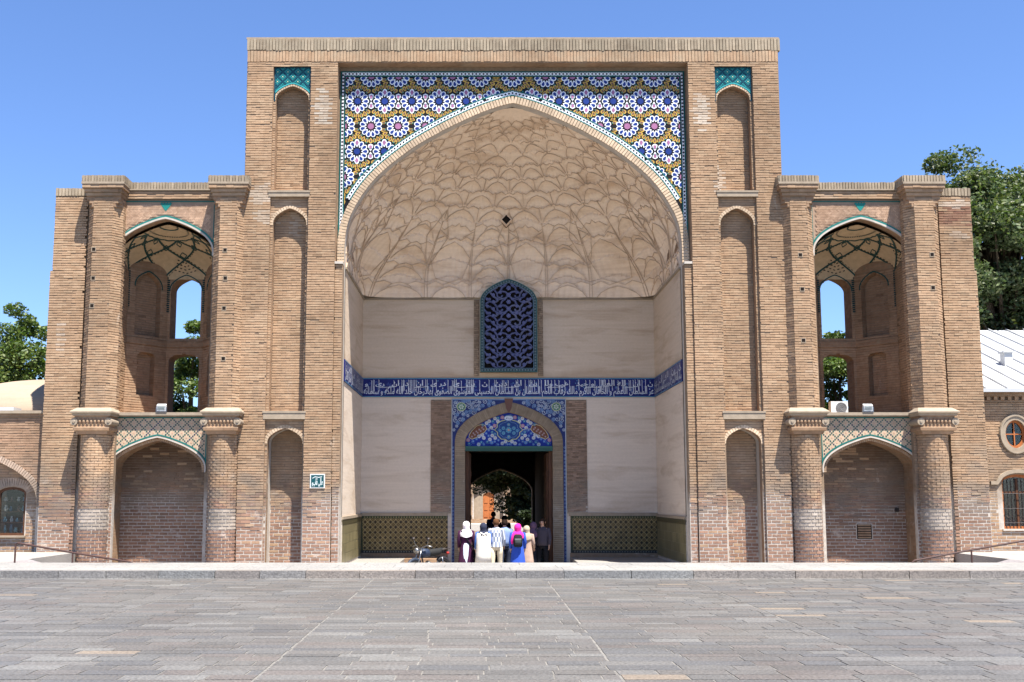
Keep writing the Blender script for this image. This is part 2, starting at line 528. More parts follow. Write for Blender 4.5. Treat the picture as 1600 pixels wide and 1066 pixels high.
CAMP = Vector(co.location)
class Pieces:
    """bricks, stones, tiles: the ones showing largest become objects, the rest one part"""
    def __init__(s): s.L = []
    def add(s, c, ex, ey, ez, tint, zone=0):
        s.L.append((Vector(c), Vector(ex), Vector(ey), Vector(ez), tint, zone))
    def build(s, name, parent, m, limit=300, jit=.04, restname=None):
        if not s.L: return
        def score(p):
            c, ex, ey, ez = p[:4]
            v = CAMP - c
            n = ex.cross(ez)
            return abs(n.dot(v.normalized())) / v.length_squared
        L = sorted(s.L, key=score, reverse=True)
        cache = {}
        for p in L[:limit]:
            c, ex, ey, ez, tint, zone = p
            key = (zone, rnd.randrange(8))
            if key not in cache:
                mb = MB()
                j = lambda: rnd.uniform(-jit, jit)
                V = [Vector((a * .5 + (j() * .35), b * .5, d * .5 + j() * .9)) for a in (-1, 1) for b in (-1, 1) for d in (-1, 1)]
                mb.mesh(V, [(0, 1, 3, 2), (4, 6, 7, 5), (0, 4, 5, 1), (2, 3, 7, 6), (0, 2, 6, 4), (1, 5, 7, 3)], m, tint)
                cache[key] = mb.build(name, data_only=True)
            o = bpy.data.objects.new(name, cache[key])
            COL.objects.link(o)
            mw = Matrix((ex, ey, ez)).transposed().to_4x4()
            mw.translation = c
            attach(o, parent)
            o.matrix_basis = mw
        if len(L) > limit:
            mb = MB()
            for (c, ex, ey, ez, tint, zone) in L[limit:]:
                j = lambda: rnd.uniform(-jit, jit)
                V = [c + ex * (a * .5 + j() * .35) + ey * (b * .5) + ez * (d * .5 + j() * .9)
                     for a in (-1, 1) for b in (-1, 1) for d in (-1, 1)]
                mb.mesh(V, [(0, 1, 3, 2), (4, 6, 7, 5), (0, 4, 5, 1), (2, 3, 7, 6), (0, 2, 6, 4), (1, 5, 7, 3)], m, tint)
            mb.build(restname or name, parent, kind='stuff')

def scan(loops, z):
    xs = []
    for L in loops:
        n = len(L)
        for i in range(n):
            a, b = L[i], L[(i + 1) % n]
            if (a[1] > z) != (b[1] > z):
                xs.append(a[0] + (z - a[1]) / (b[1] - a[1]) * (b[0] - a[0]))
    xs.sort()
    return [(xs[i], xs[i + 1]) for i in range(0, len(xs) - 1, 2)]

def btint(z, red=0.0, r=None):
    r = r or rnd
    k = r.uniform(.95, 1.05)
    lo = max(0, min(1, (1.9 + r.uniform(-.5, .5) - z) / .6))
    lo = max(lo, red)
    tan = (.375, .252, .158); rd = (.245, .148, .104); ylw = (.388, .270, .172); br = (.358, .236, .146)
    t = r.random()
    base = tan if t < .5 else (ylw if t < .72 else br)
    c = [base[i] * (1 - lo) + rd[i] * lo * (1.05 if t < .7 else 1.3) for i in range(3)]
    if r.random() < .02: k *= .75
    return tuple(x * k for x in c)

def sh(c, a=.85, b=1.12):
    k = rnd.uniform(a, b)
    return tuple(q * k for q in c)
CH, BL, JT = .0925, .26, .0175
_pr = random.Random(99)
PATCH = [(-5.45, 12.7, .22, .55, (.52, .46, .38), .75), (5.38, 12.6, .2, .6, (.52, .46, .38), .75), (5.9, 10.5, .16, .5, (.52, .46, .38), .7),
         (-7.15, 10.15, .40, .30, (.52, .46, .38), .6), (-7.0, 9.5, .3, .25, (.5, .44, .36), .5), (12.6, 9.55, .5, .32, (.20, .10, .07), .8), (12.5, 9.9, .45, .12, (.5, .42, .34), .7),
         (-12.7, 6.1, .08, .6, (.5, .42, .34), .6), (-6.2, 9.4, .12, .5, (.45, .38, .3), .5), (12.65, 9.0, .3, .12, (.5, .43, .35), .5)]
for _i in range(60):
    _c = _pr.choice([(.43, .33, .23), (.27, .18, .12), (.30, .24, .18), (.38, .26, .17), (.46, .40, .32)])
    PATCH.append((_pr.uniform(-13, 13), _pr.uniform(.5, 14), _pr.uniform(.15, 1.1), _pr.uniform(.1, .7), _c, _pr.uniform(.08, .22)))
def lay(P, F, outer, holes=(), d=0.0, proud=.016, zoff=0.0, L=BL, ch=CH, jt=JT, tint=btint, skipf=None, zone_red=0.0):
    loops = [outer] + list(holes)
    z0 = min(p[1] for p in outer); z1 = max(p[1] for p in outer)
    # thin old bricks above, larger repair bricks near the ground
    rows_ = []
    zz_ = z0
    fixed = abs(ch - CH) > 1e-6
    while zz_ < z1 - ch * .4:
        h_ = ch if (fixed or zz_ < 1.45) else .0715
        h_ = min(h_, z1 - zz_)
        rows_.append((zz_ + h_ / 2, h_)); zz_ += h_
    for i, (zc, ch) in enumerate(rows_):
        for (a, b) in scan(loops, zc):
            if b - a < .05: continue
            off = (L / 2 if i % 2 else 0) + rnd.uniform(-.02, .02)
            u = a - off + rnd.uniform(-.01, .01) * 0
            while u < b - .03:
                w = L * rnd.uniform(.93, 1.05)
                u0, u1 = max(u, a), min(u + w, b)
                u += w
                if u1 - u0 < .06: continue
                uc = (u0 + u1) / 2
                if skipf and skipf(uc, zc): continue
                pr = proud + rnd.uniform(-.006, .007)
                if rnd.random() < .008: pr *= .35
                hgt = ch - jt * rnd.uniform(.7, 1.3)
                zz = zc + rnd.uniform(-.0045, .0045)
                t = tint(zc, zone_red)
                wp = F(uc, zc)
                for (ax, az, rx_, rz_, pc, pm) in PATCH:
                    q_ = ((wp.x - ax) / rx_) ** 2 + ((zc - az) / rz_) ** 2
                    if q_ < 1.3 and rnd.random() < 1.5 - q_:
                        m_ = pm * rnd.uniform(.5, 1.15)
                        t = tuple(t[i_] * (1 - m_) + pc[i_] * m_ for i_ in range(3))
                jj = jt
                if F.O.y < 2 and zc < 1.45 + .4 * math.sin(wp.x * 1.1) + .25 * math.sin(wp.x * 3.7 + 1) + rnd.uniform(-.35, .35):
                    pr = min(pr, .006); jj = jt * 1.75; hgt = ch - jj * rnd.uniform(.75, 1.15)
                U = F.U; tilt = rnd.uniform(-.012, .012)
                ex = (U + Vector((0, 0, tilt))) * (u1 - u0 - (jj * .75 if jj > jt else .003))
                P.add(F(uc, zz, d + pr / 2 - .004), ex, F.N * -(pr + .008), (0, 0, hgt), t,
                      0 if zc > 1.7 else 1 + (i % 2))

# ------------------------------------------------------------------ arch profiles
PROF = [(1, 0), (.996, .177), (.955, .33), (.83, .523), (.64, .69), (.45, .81), (.25, .912), (.12, .965), (0, 1)]
def prof_w(h):
    for i in range(len(PROF) - 1):
        if PROF[i][1] <= h <= PROF[i + 1][1]:
            t = (h - PROF[i][1]) / (PROF[i + 1][1] - PROF[i][1])
            return PROF[i][0] + t * (PROF[i + 1][0] - PROF[i][0])
    return 0.0
def _cr():
    P = [(2 - 1, -.177)] + PROF + [(-.12, 1.03)]
    out = []
    for i in range(1, len(P) - 2):
        for k in range(4):
            t = k / 4
            p0, p1, p2, p3 = P[i - 1], P[i], P[i + 1], P[i + 2]
            out.append(tuple(.5 * ((2 * p1[j]) + (-p0[j] + p2[j]) * t + (2 * p0[j] - 5 * p1[j] + 4 * p2[j] - p3[j]) * t * t
                                   + (-p0[j] + 3 * p1[j] - 3 * p2[j] + p3[j]) * t ** 3) for j in (0, 1)))
    out.append((0, 1))
    return out
PROFS = _cr()
def arch(xc, z0, a, H, flat=False):
    """polyline left foot -> apex -> right foot"""
    if flat:  # segmental
        pts = [(math.cos(math.pi * (1 - k / 12)), math.sin(math.pi * k / 12)) for k in range(13)]
        return [(xc + a * p[0], z0 + H * p[1]) for p in pts]
    Lf = [(xc - a * p[0], z0 + H * p[1]) for p in PROFS]
    Rt = [(xc + a * p[0], z0 + H * p[1]) for p in reversed(PROFS[:-1])]
    return Lf + Rt
def opening(xc, zb, z0, a, H, flat=False):
    A = arch(xc, z0, a, H, flat)
    return [(xc - a, zb)] + A + [(xc + a, zb)] if zb < z0 - 1e-4 else A
def offset(pl, d):
    """shift an arch polyline outward by d (polyline runs left->apex->right)"""
    out = []
    n = len(pl)
    for i in range(n):
        a = pl[max(0, i - 1)]; b = pl[min(n - 1, i + 1)]
        dx, dz = b[0] - a[0], b[1] - a[1]
        q = math.hypot(dx, dz) or 1
        out.append((pl[i][0] - dz / q * d, pl[i][1] + dx / q * d))
    return out
def resample(pl, n):
    L = [0]
    for a, b in zip(pl, pl[1:]): L.append(L[-1] + math.hypot(b[0] - a[0], b[1] - a[1]))
    out = []; j = 0
    for k in range(n + 1):
        s = L[-1] * k / n
        while j < len(L) - 2 and L[j + 1] < s: j += 1
        t = (s - L[j]) / max(1e-9, L[j + 1] - L[j])
        out.append((pl[j][0] + t * (pl[j + 1][0] - pl[j][0]), pl[j][1] + t * (pl[j + 1][1] - pl[j][1])))
    return out, L[-1]
def voussoirs(P, F, pl, w, pitch, d0, d1, tintf, off=0.0):
    """bricks set radially along an arch line; pl is the intrados"""
    mid = offset(pl, off + w / 2)
    _, tot = resample(mid, 4)
    n = int(tot / pitch)
    pts, _ = resample(mid, n)
    for i in range(n):
        a, b = pts[i], pts[i + 1]
        c = ((a[0] + b[0]) / 2, (a[1] + b[1]) / 2)
        dx, dz = b[0] - a[0], b[1] - a[1]
        q = math.hypot(dx, dz)
        t = (F.U * dx + Vector((0, 0, dz))) / q
        nn = (F.U * -dz + Vector((0, 0, dx))) / q
        P.add(F(c[0], c[1], (d0 + d1) / 2), t * q * .82, F.N * -(abs(d1 - d0)), nn * w * rnd.uniform(.95, 1.0), tintf(), 5)
def rect(x0, x1, z0, z1): return [(x0, z0), (x1, z0), (x1, z1), (x0, z1)]

# ================================================================== GROUND (setting)
GZ = -0.85
def ground():
    mb = MB()
    mb.box(-200, 200, -60, 400, GZ - .5, GZ, 'soil')
    mb.build('ground').__setitem__('kind', 'structure')
    mb = MB()
    mb.box(-60, 60, -60, -7.95, -.6, -.005, 'joint')
    sq = mb.build('square'); sq['kind'] = 'structure'
    P = Pieces()
    joints = [-.98 + x for x in (-14, -11, -8, -5, -2.04, 1.3, 4.05, 7.0, 10, 13)]
    y = -7.98
    rowi = 0
    r = random.Random(3)
    cols = [(.180, .172, .160), (.190, .176, .162), (.172, .168, .160), (.195, .184, .170), (.178, .166, .152), (.166, .163, .160), (.212, .203, .190), (.200, .178, .162)]
    while y > -26:
        h = r.choice([.2, .24, .27, .3])
        lim = 8 + (y + 30) * .52 + 2
        x = -lim - r.uniform(0, .5)
        while x < lim:
            w = r.uniform(.36, .82)
            nx = x + w
            for j in joints:
                jj = j + (y + 15) * .004 * (j + .98)
                if x < jj - .1 < nx - .12 and nx - jj > .0: nx = jj
            w = nx - x
            # a row may split in two thin stones
            k = r.uniform(.90, 1.08)
            c = r.choice(cols)
            c = tuple(q * k * .62 for q in c)
            if r.random() < .03: c = (.15, .145, .135)
            if r.random() < .008: c = (.19, .155, .12)
            dz = r.uniform(-.0022, .0022)
            gap = .011
            P.add((x + w / 2, y - h / 2, -.02 + dz), (w - gap * 1.7, 0, 0), (0, h - gap, r.uniform(-.002, .002)), (0, 0, .04), c, r.randrange(12))
            x = nx + (.012 if any(abs(nx - (j + (y + 15) * .004 * (j + .98))) < .02 for j in joints) else 0)
        y -= h
    # stones vary only a little in plan
    P2 = P
    P2.build('paving_stone', sq, 'paving', 300, .012)
    # farther out the same paving continues beyond the frame
    mb = MB()
    mb.box(-60, 60, -60, -26.05, -.004, -.001, 'ground')
    mb.build('paving_sheet', sq)
ground()

def pavement():
    mb = MB()
    y0, y1 = -7.62, -5.0
    mb.box(-40, 40, y0 + .3, y1, GZ - .1, .128, 'concrete', (.22, .21, .19))
    pv = mb.build('pavement'); pv['kind'] = 'structure'
    P = Pieces(); r = random.Random(11)
    x = -24
    while x < 24:
        w = r.uniform(.85, 1.35)
        k = r.uniform(.85, 1.1)
        c = r.choice([(.18, .17, .16), (.215, .185, .16), (.19, .187, .18), (.20, .178, .16)])
        P.add((x + w / 2, -7.77, .045), (w - .012, 0, 0), (0, .3, 0), (0, 0, .21), tuple(q * k for q in c), r.randrange(4))
        x += w
    P.build('kerb_stone', pv, 'paving', 300, .008)
    P = Pieces()
    for (ya, yb) in ((-7.61, -6.75), (-6.74, -5.88), (-5.87, -5.01)):
        x = -20
        while x < 20:
            w = r.uniform(1.0, 1.3)
            k = r.uniform(.95, 1.05)
            P.add((x + w / 2, (ya + yb) / 2, .13), (w - .01, 0, 0), (0, yb - ya - .008, 0), (0, 0, .03), (.27 * k, .262 * k, .245 * k), 0)
            x += w
    P.build('pavement_slab', pv, 'concrete', 300, .002)
    mb = MB()
    mb.box(-24, 24, -7.98, -7.925, -.04, -.001, 'concrete', (.27, .26, .24))
    mb.build('gutter_strip', pv)
    # sunken forecourt in front of the old gate
    mb = MB()
    mb.box(-40, 40, -5.0, 6.3, GZ, GZ + .05, 'paving', (.30, .27, .24))
    f = mb.build('forecourt_floor'); f['kind'] = 'structure'
pavement()

# ================================================================== PORTAL
portal = thing('brick_portal', 'tall brick gateway with tiled arch, plastered half dome and blue inscription band', 'gateway', (0, 0, GZ))
F0 = front(0.0); F1 = front(.08); F2 = front(.34); F3 = front(.66)
ZC, HA, AA = 8.14, 4.80, 4.80
main_arch = arch(0, ZC, AA, HA)

def portal_walls():
    mb = MB()
    outer = [(-7.58, GZ), (-5.03, GZ), (-5.03, 14.03), (5.03, 14.03), (5.03, GZ), (7.58, GZ), (7.64, 14.74), (-7.64, 14.74)]
    holes = []
    for s in (-1, 1):
        for (z0, z1) in ((10.23, 13.93), (3.97, 10.07), (GZ, 3.76)):
            a, b = sorted((s * 5.80, s * 6.88))
            if z0 == GZ: z0 = GZ + .001
            holes.append(rect(a, b, z0, z1))
    mb.slab(F0, outer, holes, 0, -.08)
    nich = []
    for s in (-1, 1):
        x = s * 6.33
        nich.append(opening(x, 10.25, 12.93, .47, .42))
        nich.append(opening(x, 3.99, 9.25, .47, .5))
        nich.append(opening(x, GZ + .002, 3.08, .485, .43))
    mb.slab(F1, outer, nich, 0, -.26)
    o3 = [(-7.55, GZ)] + [(-AA, GZ)] + main_arch + [(AA, GZ)] + [(7.55, GZ), (7.55, 14.7), (-7.55, 14.7)]
    deep = [nich[2], nich[5]]
    mb.slab(F2, o3, [[(p[0], p[1]) for p in L] for L in deep], 0, -.32, 'mortar', 'white_trim')
    for s in (-1, 1):
        a, b = sorted((s * 5.7, s * 7.0)); mb.box(a, b, .662, .70, GZ, 3.9, 'mortar')
    for s in (-1, 1):
        a, b = sorted((s * 4.802, s * 5.005)); mb.box(a, b, .06, .339, GZ, 8.13, 'mortar')
    mb.box(-7.6, -4.835, .70, 6.3, GZ, 14.6, 'masonry')
    mb.box(4.835, 7.6, .70, 6.3, GZ, 14.6, 'masonry')
    mb.box(-4.83, 4.83, .60, 6.3, 13.15, 14.6, 'masonry')
    mb.build('wall', portal)
    # --- bricks
    P = Pieces()
    lay(P, F0, [(-7.6, GZ), (-5.03, GZ), (-5.03, 14.03), (5.03, 14.03), (5.03, GZ), (7.6, GZ), (7.62, 14.03), (-7.62, 14.03)], holes, 0)
    for s in (-1, 1):
        a, b = sorted((s * 5.80, s * 6.88))
        x = s * 6.33
        lay(P, F1, rect(a, b, 10.23, 12.93), [nich[0] if s < 0 else nich[3]], 0, .010)
        lay(P, F1, rect(a, b, 3.97, 10.07), [nich[1] if s < 0 else nich[4]], 0, .010)
        lay(P, F1, rect(a, b, GZ, 3.76), [nich[2] if s < 0 else nich[5]], 0, .010)
        lay(P, F2, opening(x, 10.25, 12.93, .46, .41), (), 0, .012)
        lay(P, F2, opening(x, 3.99, 9.25, .46, .49), (), 0, .012)
        lay(P, F3, opening(x, GZ, 3.08, .475, .42), (), 0, .012)
        a, b = sorted((s * 4.81, s * 5.025))
        lay(P, front(.06), rect(a, b, GZ, 8.14), (), 0, .014, L=.24)
    P.build('brick', portal, 'brick', 300)
    # ring of radial bricks round the great arch
    P = Pieces()
    voussoirs(P, F2, main_arch, .205, .088, 0, .045, lambda: sh((.52, .40, .28), .88, 1.1))
    for s in (-1, 1):
        x = s * 6.33
        voussoirs(P, F1, arch(x, 12.93, .47, .42), .05, .07, 0, .02, lambda: btint(9))
        voussoirs(P, F1, arch(x, 9.25, .47, .5), .09, .075, 0, .02, lambda: btint(9))
        voussoirs(P, F1, arch(x, 3.08, .485, .43), .10, .075, 0, .02, lambda: sh((.34, .27, .20), .85, 1.1))
    P.build('voussoir', portal, 'brick', 300, .02)
    # soldier courses of the coping
    P = Pieces()
    x = -7.66
    while x < 7.64:
        w = .092
        P.add((x + w / 2, .04, 14.56), (w * .8, 0, 0), (0, .14, 0), (0, 0, .34 + rnd.uniform(-.03, .03)), sh((.33, .27, .195), .75, 1.15), 6)
        x += w
    x = -7.64
    while x < 7.62:
        w = .092
        P.add((x + w / 2, .03, 14.215), (w * .84, 0, 0), (0, .10 + rnd.uniform(-.012, .012), 0), (0, 0, .32), btint(12), 7)
        x += w
    P.build('coping_brick', portal, 'brick', 300, .04)
    mb = MB()
    mb.box(-7.68, 7.68, .0, 6.3, 14.74, 14.79, 'trim')
    mb.build('coping', portal)
    for s in (-1, 1):
        mb = MB(); a, b = sorted((s * 4.80, s * 5.12)); mb.box(a, b, .0, .30, 8.131, 8.20, 'white_trim'); mb.build('springer_block', portal)
    for s in (-1, 1):
        for (z0, z1) in ((10.065, 10.235), (3.755, 3.975)):
            mb = MB()
            a, b = sorted((s * 5.77, s * 6.93))
            n = 24
            prev = None
            mb.box(a, b, -.03, .09, z0, z1, 'trim')
            mb.box(a - .02, b + .02, -.045, -.02, z1 - .05, z1, 'trim')
            mb.build('niche_ledge', portal)
portal_walls()

# ------------------------------------------------------------------ mosaic of the great spandrel
BLUE = (.018, .040, .19); WHITE = (.80, .82, .84); BLACK = (.014, .012, .012); MAUVE = (.33, .14, .25)
GOLD = (.52, .33, .07); TEAL = (.03, .20, .18); DTEAL = (.015, .13, .115); CREAM = (.62, .50, .33)
def rot(pts, a, c=(0, 0)):
    ca, sa = math.cos(a), math.sin(a)
    return [(c[0] + p[0] * ca - p[1] * sa, c[1] + p[0] * sa + p[1] * ca) for p in pts]
def dist_poly(p, pl):
    best = 9e9
    for a, b in zip(pl, pl[1:]):
        vx, vz = b[0] - a[0], b[1] - a[1]
        t = max(0, min(1, ((p[0] - a[0]) * vx + (p[1] - a[1]) * vz) / (vx * vx + vz * vz + 1e-12)))
        best = min(best, math.hypot(p[0] - a[0] - t * vx, p[1] - a[1] - t * vz))
    return best
def in_poly(p, poly):
    c = False
    n = len(poly)
    for i in range(n):
        a, b = poly[i], poly[(i + 1) % n]
        if (a[1] > p[1]) != (b[1] > p[1]) and p[0] < a[0] + (p[1] - a[1]) / (b[1] - a[1]) * (b[0] - a[0]): c = not c
    return c
ARCH_CLOSED = [(-AA, 0)] + main_arch + [(AA, 0)]
def clip_rect(pts, x0, x1, z1):
    def cl(P, f, inter):
        out = []
        for i in range(len(P)):
            a, b = P[i - 1], P[i]
            if f(b):
                if not f(a): out.append(inter(a, b))
                out.append(b)
            elif f(a): out.append(inter(a, b))
        return out
    def ix(v): return lambda a, b: (v, a[1] + (v - a[0]) / (b[0] - a[0]) * (b[1] - a[1]))
    def iz(v): return lambda a, b: (a[0] + (v - a[1]) / (b[1] - a[1]) * (b[0] - a[0]), v)
    P = cl(pts, lambda p: p[0] >= x0, ix(x0))
    if P: P = cl(P, lambda p: p[0] <= x1, ix(x1))
    if P: P = cl(P, lambda p: p[1] <= z1, iz(z1))
    return P

def petal(r0, r1, w, n=6):
    """pointed-inward, round-outward petal along +z"""
    rm = r0 + (r1 - r0) * .62
    pts = [(0, r0), (w * .30, r0 + (r1 - r0) * .25), (w * .5, rm)]
    pts += [(w * .46, rm + (r1 - rm) * .55), (w * .22, r1), (-w * .22, r1), (-w * .46, rm + (r1 - rm) * .55)]
    pts += [(-w * .5, rm), (-w * .30, r0 + (r1 - r0) * .25)]
    return pts
def kite(r0, r1, w):
    rm = r0 + (r1 - r0) * .55
    return [(0, r0), (w / 2, rm), (w * .28, r1 - .02), (0, r1), (-w * .28, r1 - .02), (-w / 2, rm)]

X1, Z1F = 4.83, 13.72
def spandrel():
    FR = F2
    # black ground of the mosaic
    oa = offset(main_arch, .19)
    loops = [(-4.99, 8.9), (-4.99, 13.90), (4.99, 13.90), (4.99, 8.9)]
    poly = [(-4.99, 8.62)] + [(-4.99, 13.90), (4.99, 13.90), (4.99, 8.62)] + [p for p in reversed(oa) if abs(p[0]) < 4.985]
    mb = MB()
    mb.slab(FR, poly, (), .018, 0, 'tile', 'tile')
    for i in range(len(mb.c)): mb.c[i] = BLACK
    sp = mb.build('mosaic_ground', portal)
    ros = []
    for k in range(0, 5):
        for s in (-1, 1): ros.append((s * (1.345 + .785 * k), 12.99, 'b'))
    for k in range(0, 6):
        for s in (-1, 1): ros.append((s * (.953 + .785 * k), 13.74, 'p'))
    ros.append((0.0, 13.74, 'p'))
    ros += [(.56, 13.02, 'b'), (-.56, 13.02, 'b')]
    for k in range(0, 5):
        for s in (-1, 1): ros.append((s * (1.345 + .785 * (k + .5)), 12.24, 'p'))
    for k in range(0, 5):
        for s in (-1, 1): ros.append((s * (1.345 + .785 * k), 11.49, 'b'))
    for k in range(1, 5):
        for s in (-1, 1): ros.append((s * (1.345 + .785 * (k + .5)), 10.74, 'p'))
    for s in (-1, 1):
        ros.append((s * 4.485, 9.99, 'b'))
    def ok(c, m=.30):
        return not in_poly(c, ARCH_CLOSED) and dist_poly(c, main_arch) > m
    white_pts = []
    cache = {}
    def rosette_shapes(kind):
        out = []   # (poly, depth, colour)
        c0 = BLUE if kind == 'b' else MAUVE
        star = [(math.sin(math.pi * i / 12) * (.105 if i % 2 == 0 else .078), math.cos(math.pi * i / 12) * (.105 if i % 2 == 0 else .078)) for i in range(24)]
        out.append((star, .026, c0))
        for i in range(12):
            a = math.pi / 6 * i + (0 if kind == 'b' else math.pi / 12)
            col = BLUE
            if kind == 'b' and i in (0, 6): col = MAUVE
            if kind == 'b' and i in (0, 6):
                out.append((rot(kite(.125, .37, .165), -a), .026, WHITE)); out.append((rot(kite(.17, .335, .105), -a), .030, col))
            else:
                out.append((rot(petal(.125, .325, .134), -a), .026, WHITE)); out.append((rot(petal(.165, .300, .088), -a), .030, col))
        return out
    for (x, z, kind) in ros:
        sh = rosette_shapes(kind)
        keep = []
        full = True
        for (p, d, c) in sh:
            q = [(a + x, b + z) for a, b in p]
            cx = sum(t[0] for t in q) / len(q); cz = sum(t[1] for t in q) / len(q)
            if not ok((cx, cz), .31):
                full = False; continue
            if max(abs(t[0]) for t in q) > X1 or max(t[1] for t in q) > Z1F:
                full = False
                q = clip_rect(q, -X1, X1, Z1F)
                if len(q) < 3: continue
            keep.append((q, d, c))
        if not keep: continue
        white_pts.append((x, z))
        if full:
            if kind not in cache:
                mb = MB(); FZ = Frame((0, 0, 0), (1, 0, 0), (0, -1, 0))
                for (p, d, c) in sh: mb.relief(FZ, p, d - .010, d, 'tile', c)
                cache[kind] = mb.build('tile_rosette', data_only=True)
            o = bpy.data.objects.new('tile_rosette', cache[kind])
            COL.objects.link(o)
            attach(o, portal)
            o.location = (x, .34, z)
        else:
            mb = MB()
            for (q, d, c) in keep: mb.relief(FR, q, d - .010, d, 'tile', c)
            mb.build('tile_rosette', portal)
    # mauve shields between blue-centred rosettes, gold and teal filling
    mb = MB()
    fill = []
    def put(shape, a, c, d, col, inner=None, ic=None):
        q = rot(shape, -a, c)
        q = clip_rect(q, -X1, X1, Z1F)
        if len(q) >= 3: mb.relief(FR, q, .018, d, 'tile', col)
        if inner:
            q = clip_rect(rot(inner, -a, c), -X1, X1, Z1F)
            if len(q) >= 3: mb.relief(FR, q, d, d + .004, 'tile', ic)
    shield = [(0, -.12), (.06, -.03), (.075, .06), (0, .10), (-.075, .06), (-.06, -.03)]
    sin_ = [(p[0] * .6, p[1] * .62) for p in shield]
    for (zz, off) in ((12.99, 0), (11.49, 0)):
        for k in range(-1, 5):
            for s in (-1, 1):
                x = s * (1.345 + .785 * (k + .5))
                if k == -1: x = s * .95
                for t in (-1, 1):
                    c = (x, zz + t * .13)
                    if abs(c[0]) < X1 + .05 and ok(c, .32):
                        put(shield, 0 if t > 0 else math.pi, c, .026, WHITE, sin_, MAUVE)
                        fill.append(c)
    tear = petal(-.080, .078, .108); tin = petal(-.046, .040, .050)
    for (x, z) in white_pts:
        for i in range(24):
            a = math.pi / 12 * i
            for rr in (.425,):
                c = (x + math.sin(a) * rr, z + math.cos(a) * rr)
                if abs(c[0]) > X1 + .04 or c[1] > Z1F + .04 or not ok(c, .33): continue
                if any(math.hypot(c[0] - q[0], c[1] - q[1]) < .385 for q in white_pts if q != (x, z)): continue
                if any(math.hypot(c[0] - q[0], c[1] - q[1]) < .100 for q in fill): continue
                fill.append(c)
                put(tear, a, c, .025, GOLD, tin, (.16, .08, .07))
    # remaining gaps
    g = 0
    zz = 8.9
    while zz < 13.75:
        xx = -4.85
        while xx < 4.85:
            c = (xx, zz)
            if ok(c, .34) and not any(math.hypot(c[0] - q[0], c[1] - q[1]) < .40 for q in white_pts) and not any(math.hypot(c[0] - q[0], c[1] - q[1]) < .12 for q in fill):
                fill.append(c)
                put(tear, rnd.choice((0, math.pi)), c, .025, GOLD, tin, (.16, .08, .07))
            xx += .06
        zz += .06
    star5 = [(math.sin(math.pi * i / 5) * (.034 if i % 2 == 0 else .015), math.cos(math.pi * i / 5) * (.034 if i % 2 == 0 else .015)) for i in range(10)]
    for (x, z) in white_pts:
        for i in range(12):
            a = math.pi / 6 * i + (0 if i % 2 else 0)
            c = (x + math.sin(a + math.pi / 12) * .375, z + math.cos(a + math.pi / 12) * .375)
            if abs(c[0]) > X1 - .03 or c[1] > Z1F - .03 or not ok(c, .38): continue
            if any(math.hypot(c[0] - q[0], c[1] - q[1]) < .35 for q in white_pts if q != (x, z)): continue
            put(star5, 0, c, .028, TEAL)
    mb.build('mosaic_tile', portal, kind='stuff')
    # borders: teal line, white band with black lozenges, teal line
    mb = MB()
    frame_line = [(-4.91, 8.3), (-4.91, 13.81), (4.91, 13.81), (4.91, 8.3)]
    def band(line, w, closed=False):
        mb.strip(FR, line, w, .030, 'tile', WHITE, 0)
        for sgn in (-1, 1):
            mb.strip(FR, offset(line, sgn * (w / 2 + .012)) if len(line) > 6 else off4(line, sgn * (w / 2 + .012)), .03, .034, 'tile', DTEAL, 0)
        pts, tot = resample(line, int(polylen(line) / .105))
        for i in range(len(pts) - 1):
            a, b = pts[i], pts[i + 1]
            q = math.hypot(b[0] - a[0], b[1] - a[1]); t = ((b[0] - a[0]) / q, (b[1] - a[1]) / q); nn = (-t[1], t[0])
            s1, s2 = .036, .034
            mb.relief(FR, [(a[0] + t[0] * s1, a[1] + t[1] * s1), (a[0] + nn[0] * s2, a[1] + nn[1] * s2), (a[0] - t[0] * s1, a[1] - t[1] * s1), (a[0] - nn[0] * s2, a[1] - nn[1] * s2)], .03, .034, 'tile', BLACK)
            c = ((a[0] + b[0]) / 2, (a[1] + b[1]) / 2)
            for sg in (-1, 1):
                e = (c[0] + nn[0] * w * .5 * sg, c[1] + nn[1] * w * .5 * sg)
                mb.relief(FR, [(e[0] + t[0] * .018, e[1] + t[1] * .018), (e[0] - t[0] * .018, e[1] - t[1] * .018), (e[0] - nn[0] * sg * .022, e[1] - nn[1] * sg * .022)], .03, .0335, 'tile', BLACK)
    def polylen(l): return sum(math.hypot(b[0] - a[0], b[1] - a[1]) for a, b in zip(l, l[1:]))
    def off4(l, d): return [(l[0][0] - d, l[0][1]), (l[1][0] - d, l[1][1] + d), (l[2][0] + d, l[2][1] + d), (l[3][0] + d, l[3][1])]
    band(frame_line, .095)
    arch_line = [p for p in offset(main_arch, .295) if abs(p[0]) < 4.80]
    arch_line, _ = resample(arch_line, 90)
    band(arch_line, .115)
    # slender feet where the two borders run together
    for s in (-1, 1):
        mb.relief(FR, [(s * 4.995, 9.4), (s * 4.86, 9.6), (s * 4.99, 8.0)], .0, .028, 'tile', DTEAL)
    mb.build('mosaic_border', portal)
    # turquoise lattice panels above the two top niches
    for s in (-1, 1):
        mb = MB()
        xc = s * 6.33
        x0, x1 = xc - .53, xc + .53
        nice = offset(arch(xc, 12.93, .47, .42), .06)
        inner = [p for p in nice if x0 + .005 < p[0] < x1 - .005]
        poly = [(x0, 12.95), (x0, 13.92), (x1, 13.92), (x1, 12.95)] + list(reversed(inner))
        F = F1
        mb.slab(F, poly, (), .012, 0, 'tile', 'tile')
        for i in range(len(mb.c)): mb.c[i] = (.015, .135, .14)
        nc = [(xc - .47, 10)] + arch(xc, 12.93, .47, .42) + [(xc + .47, 10)]
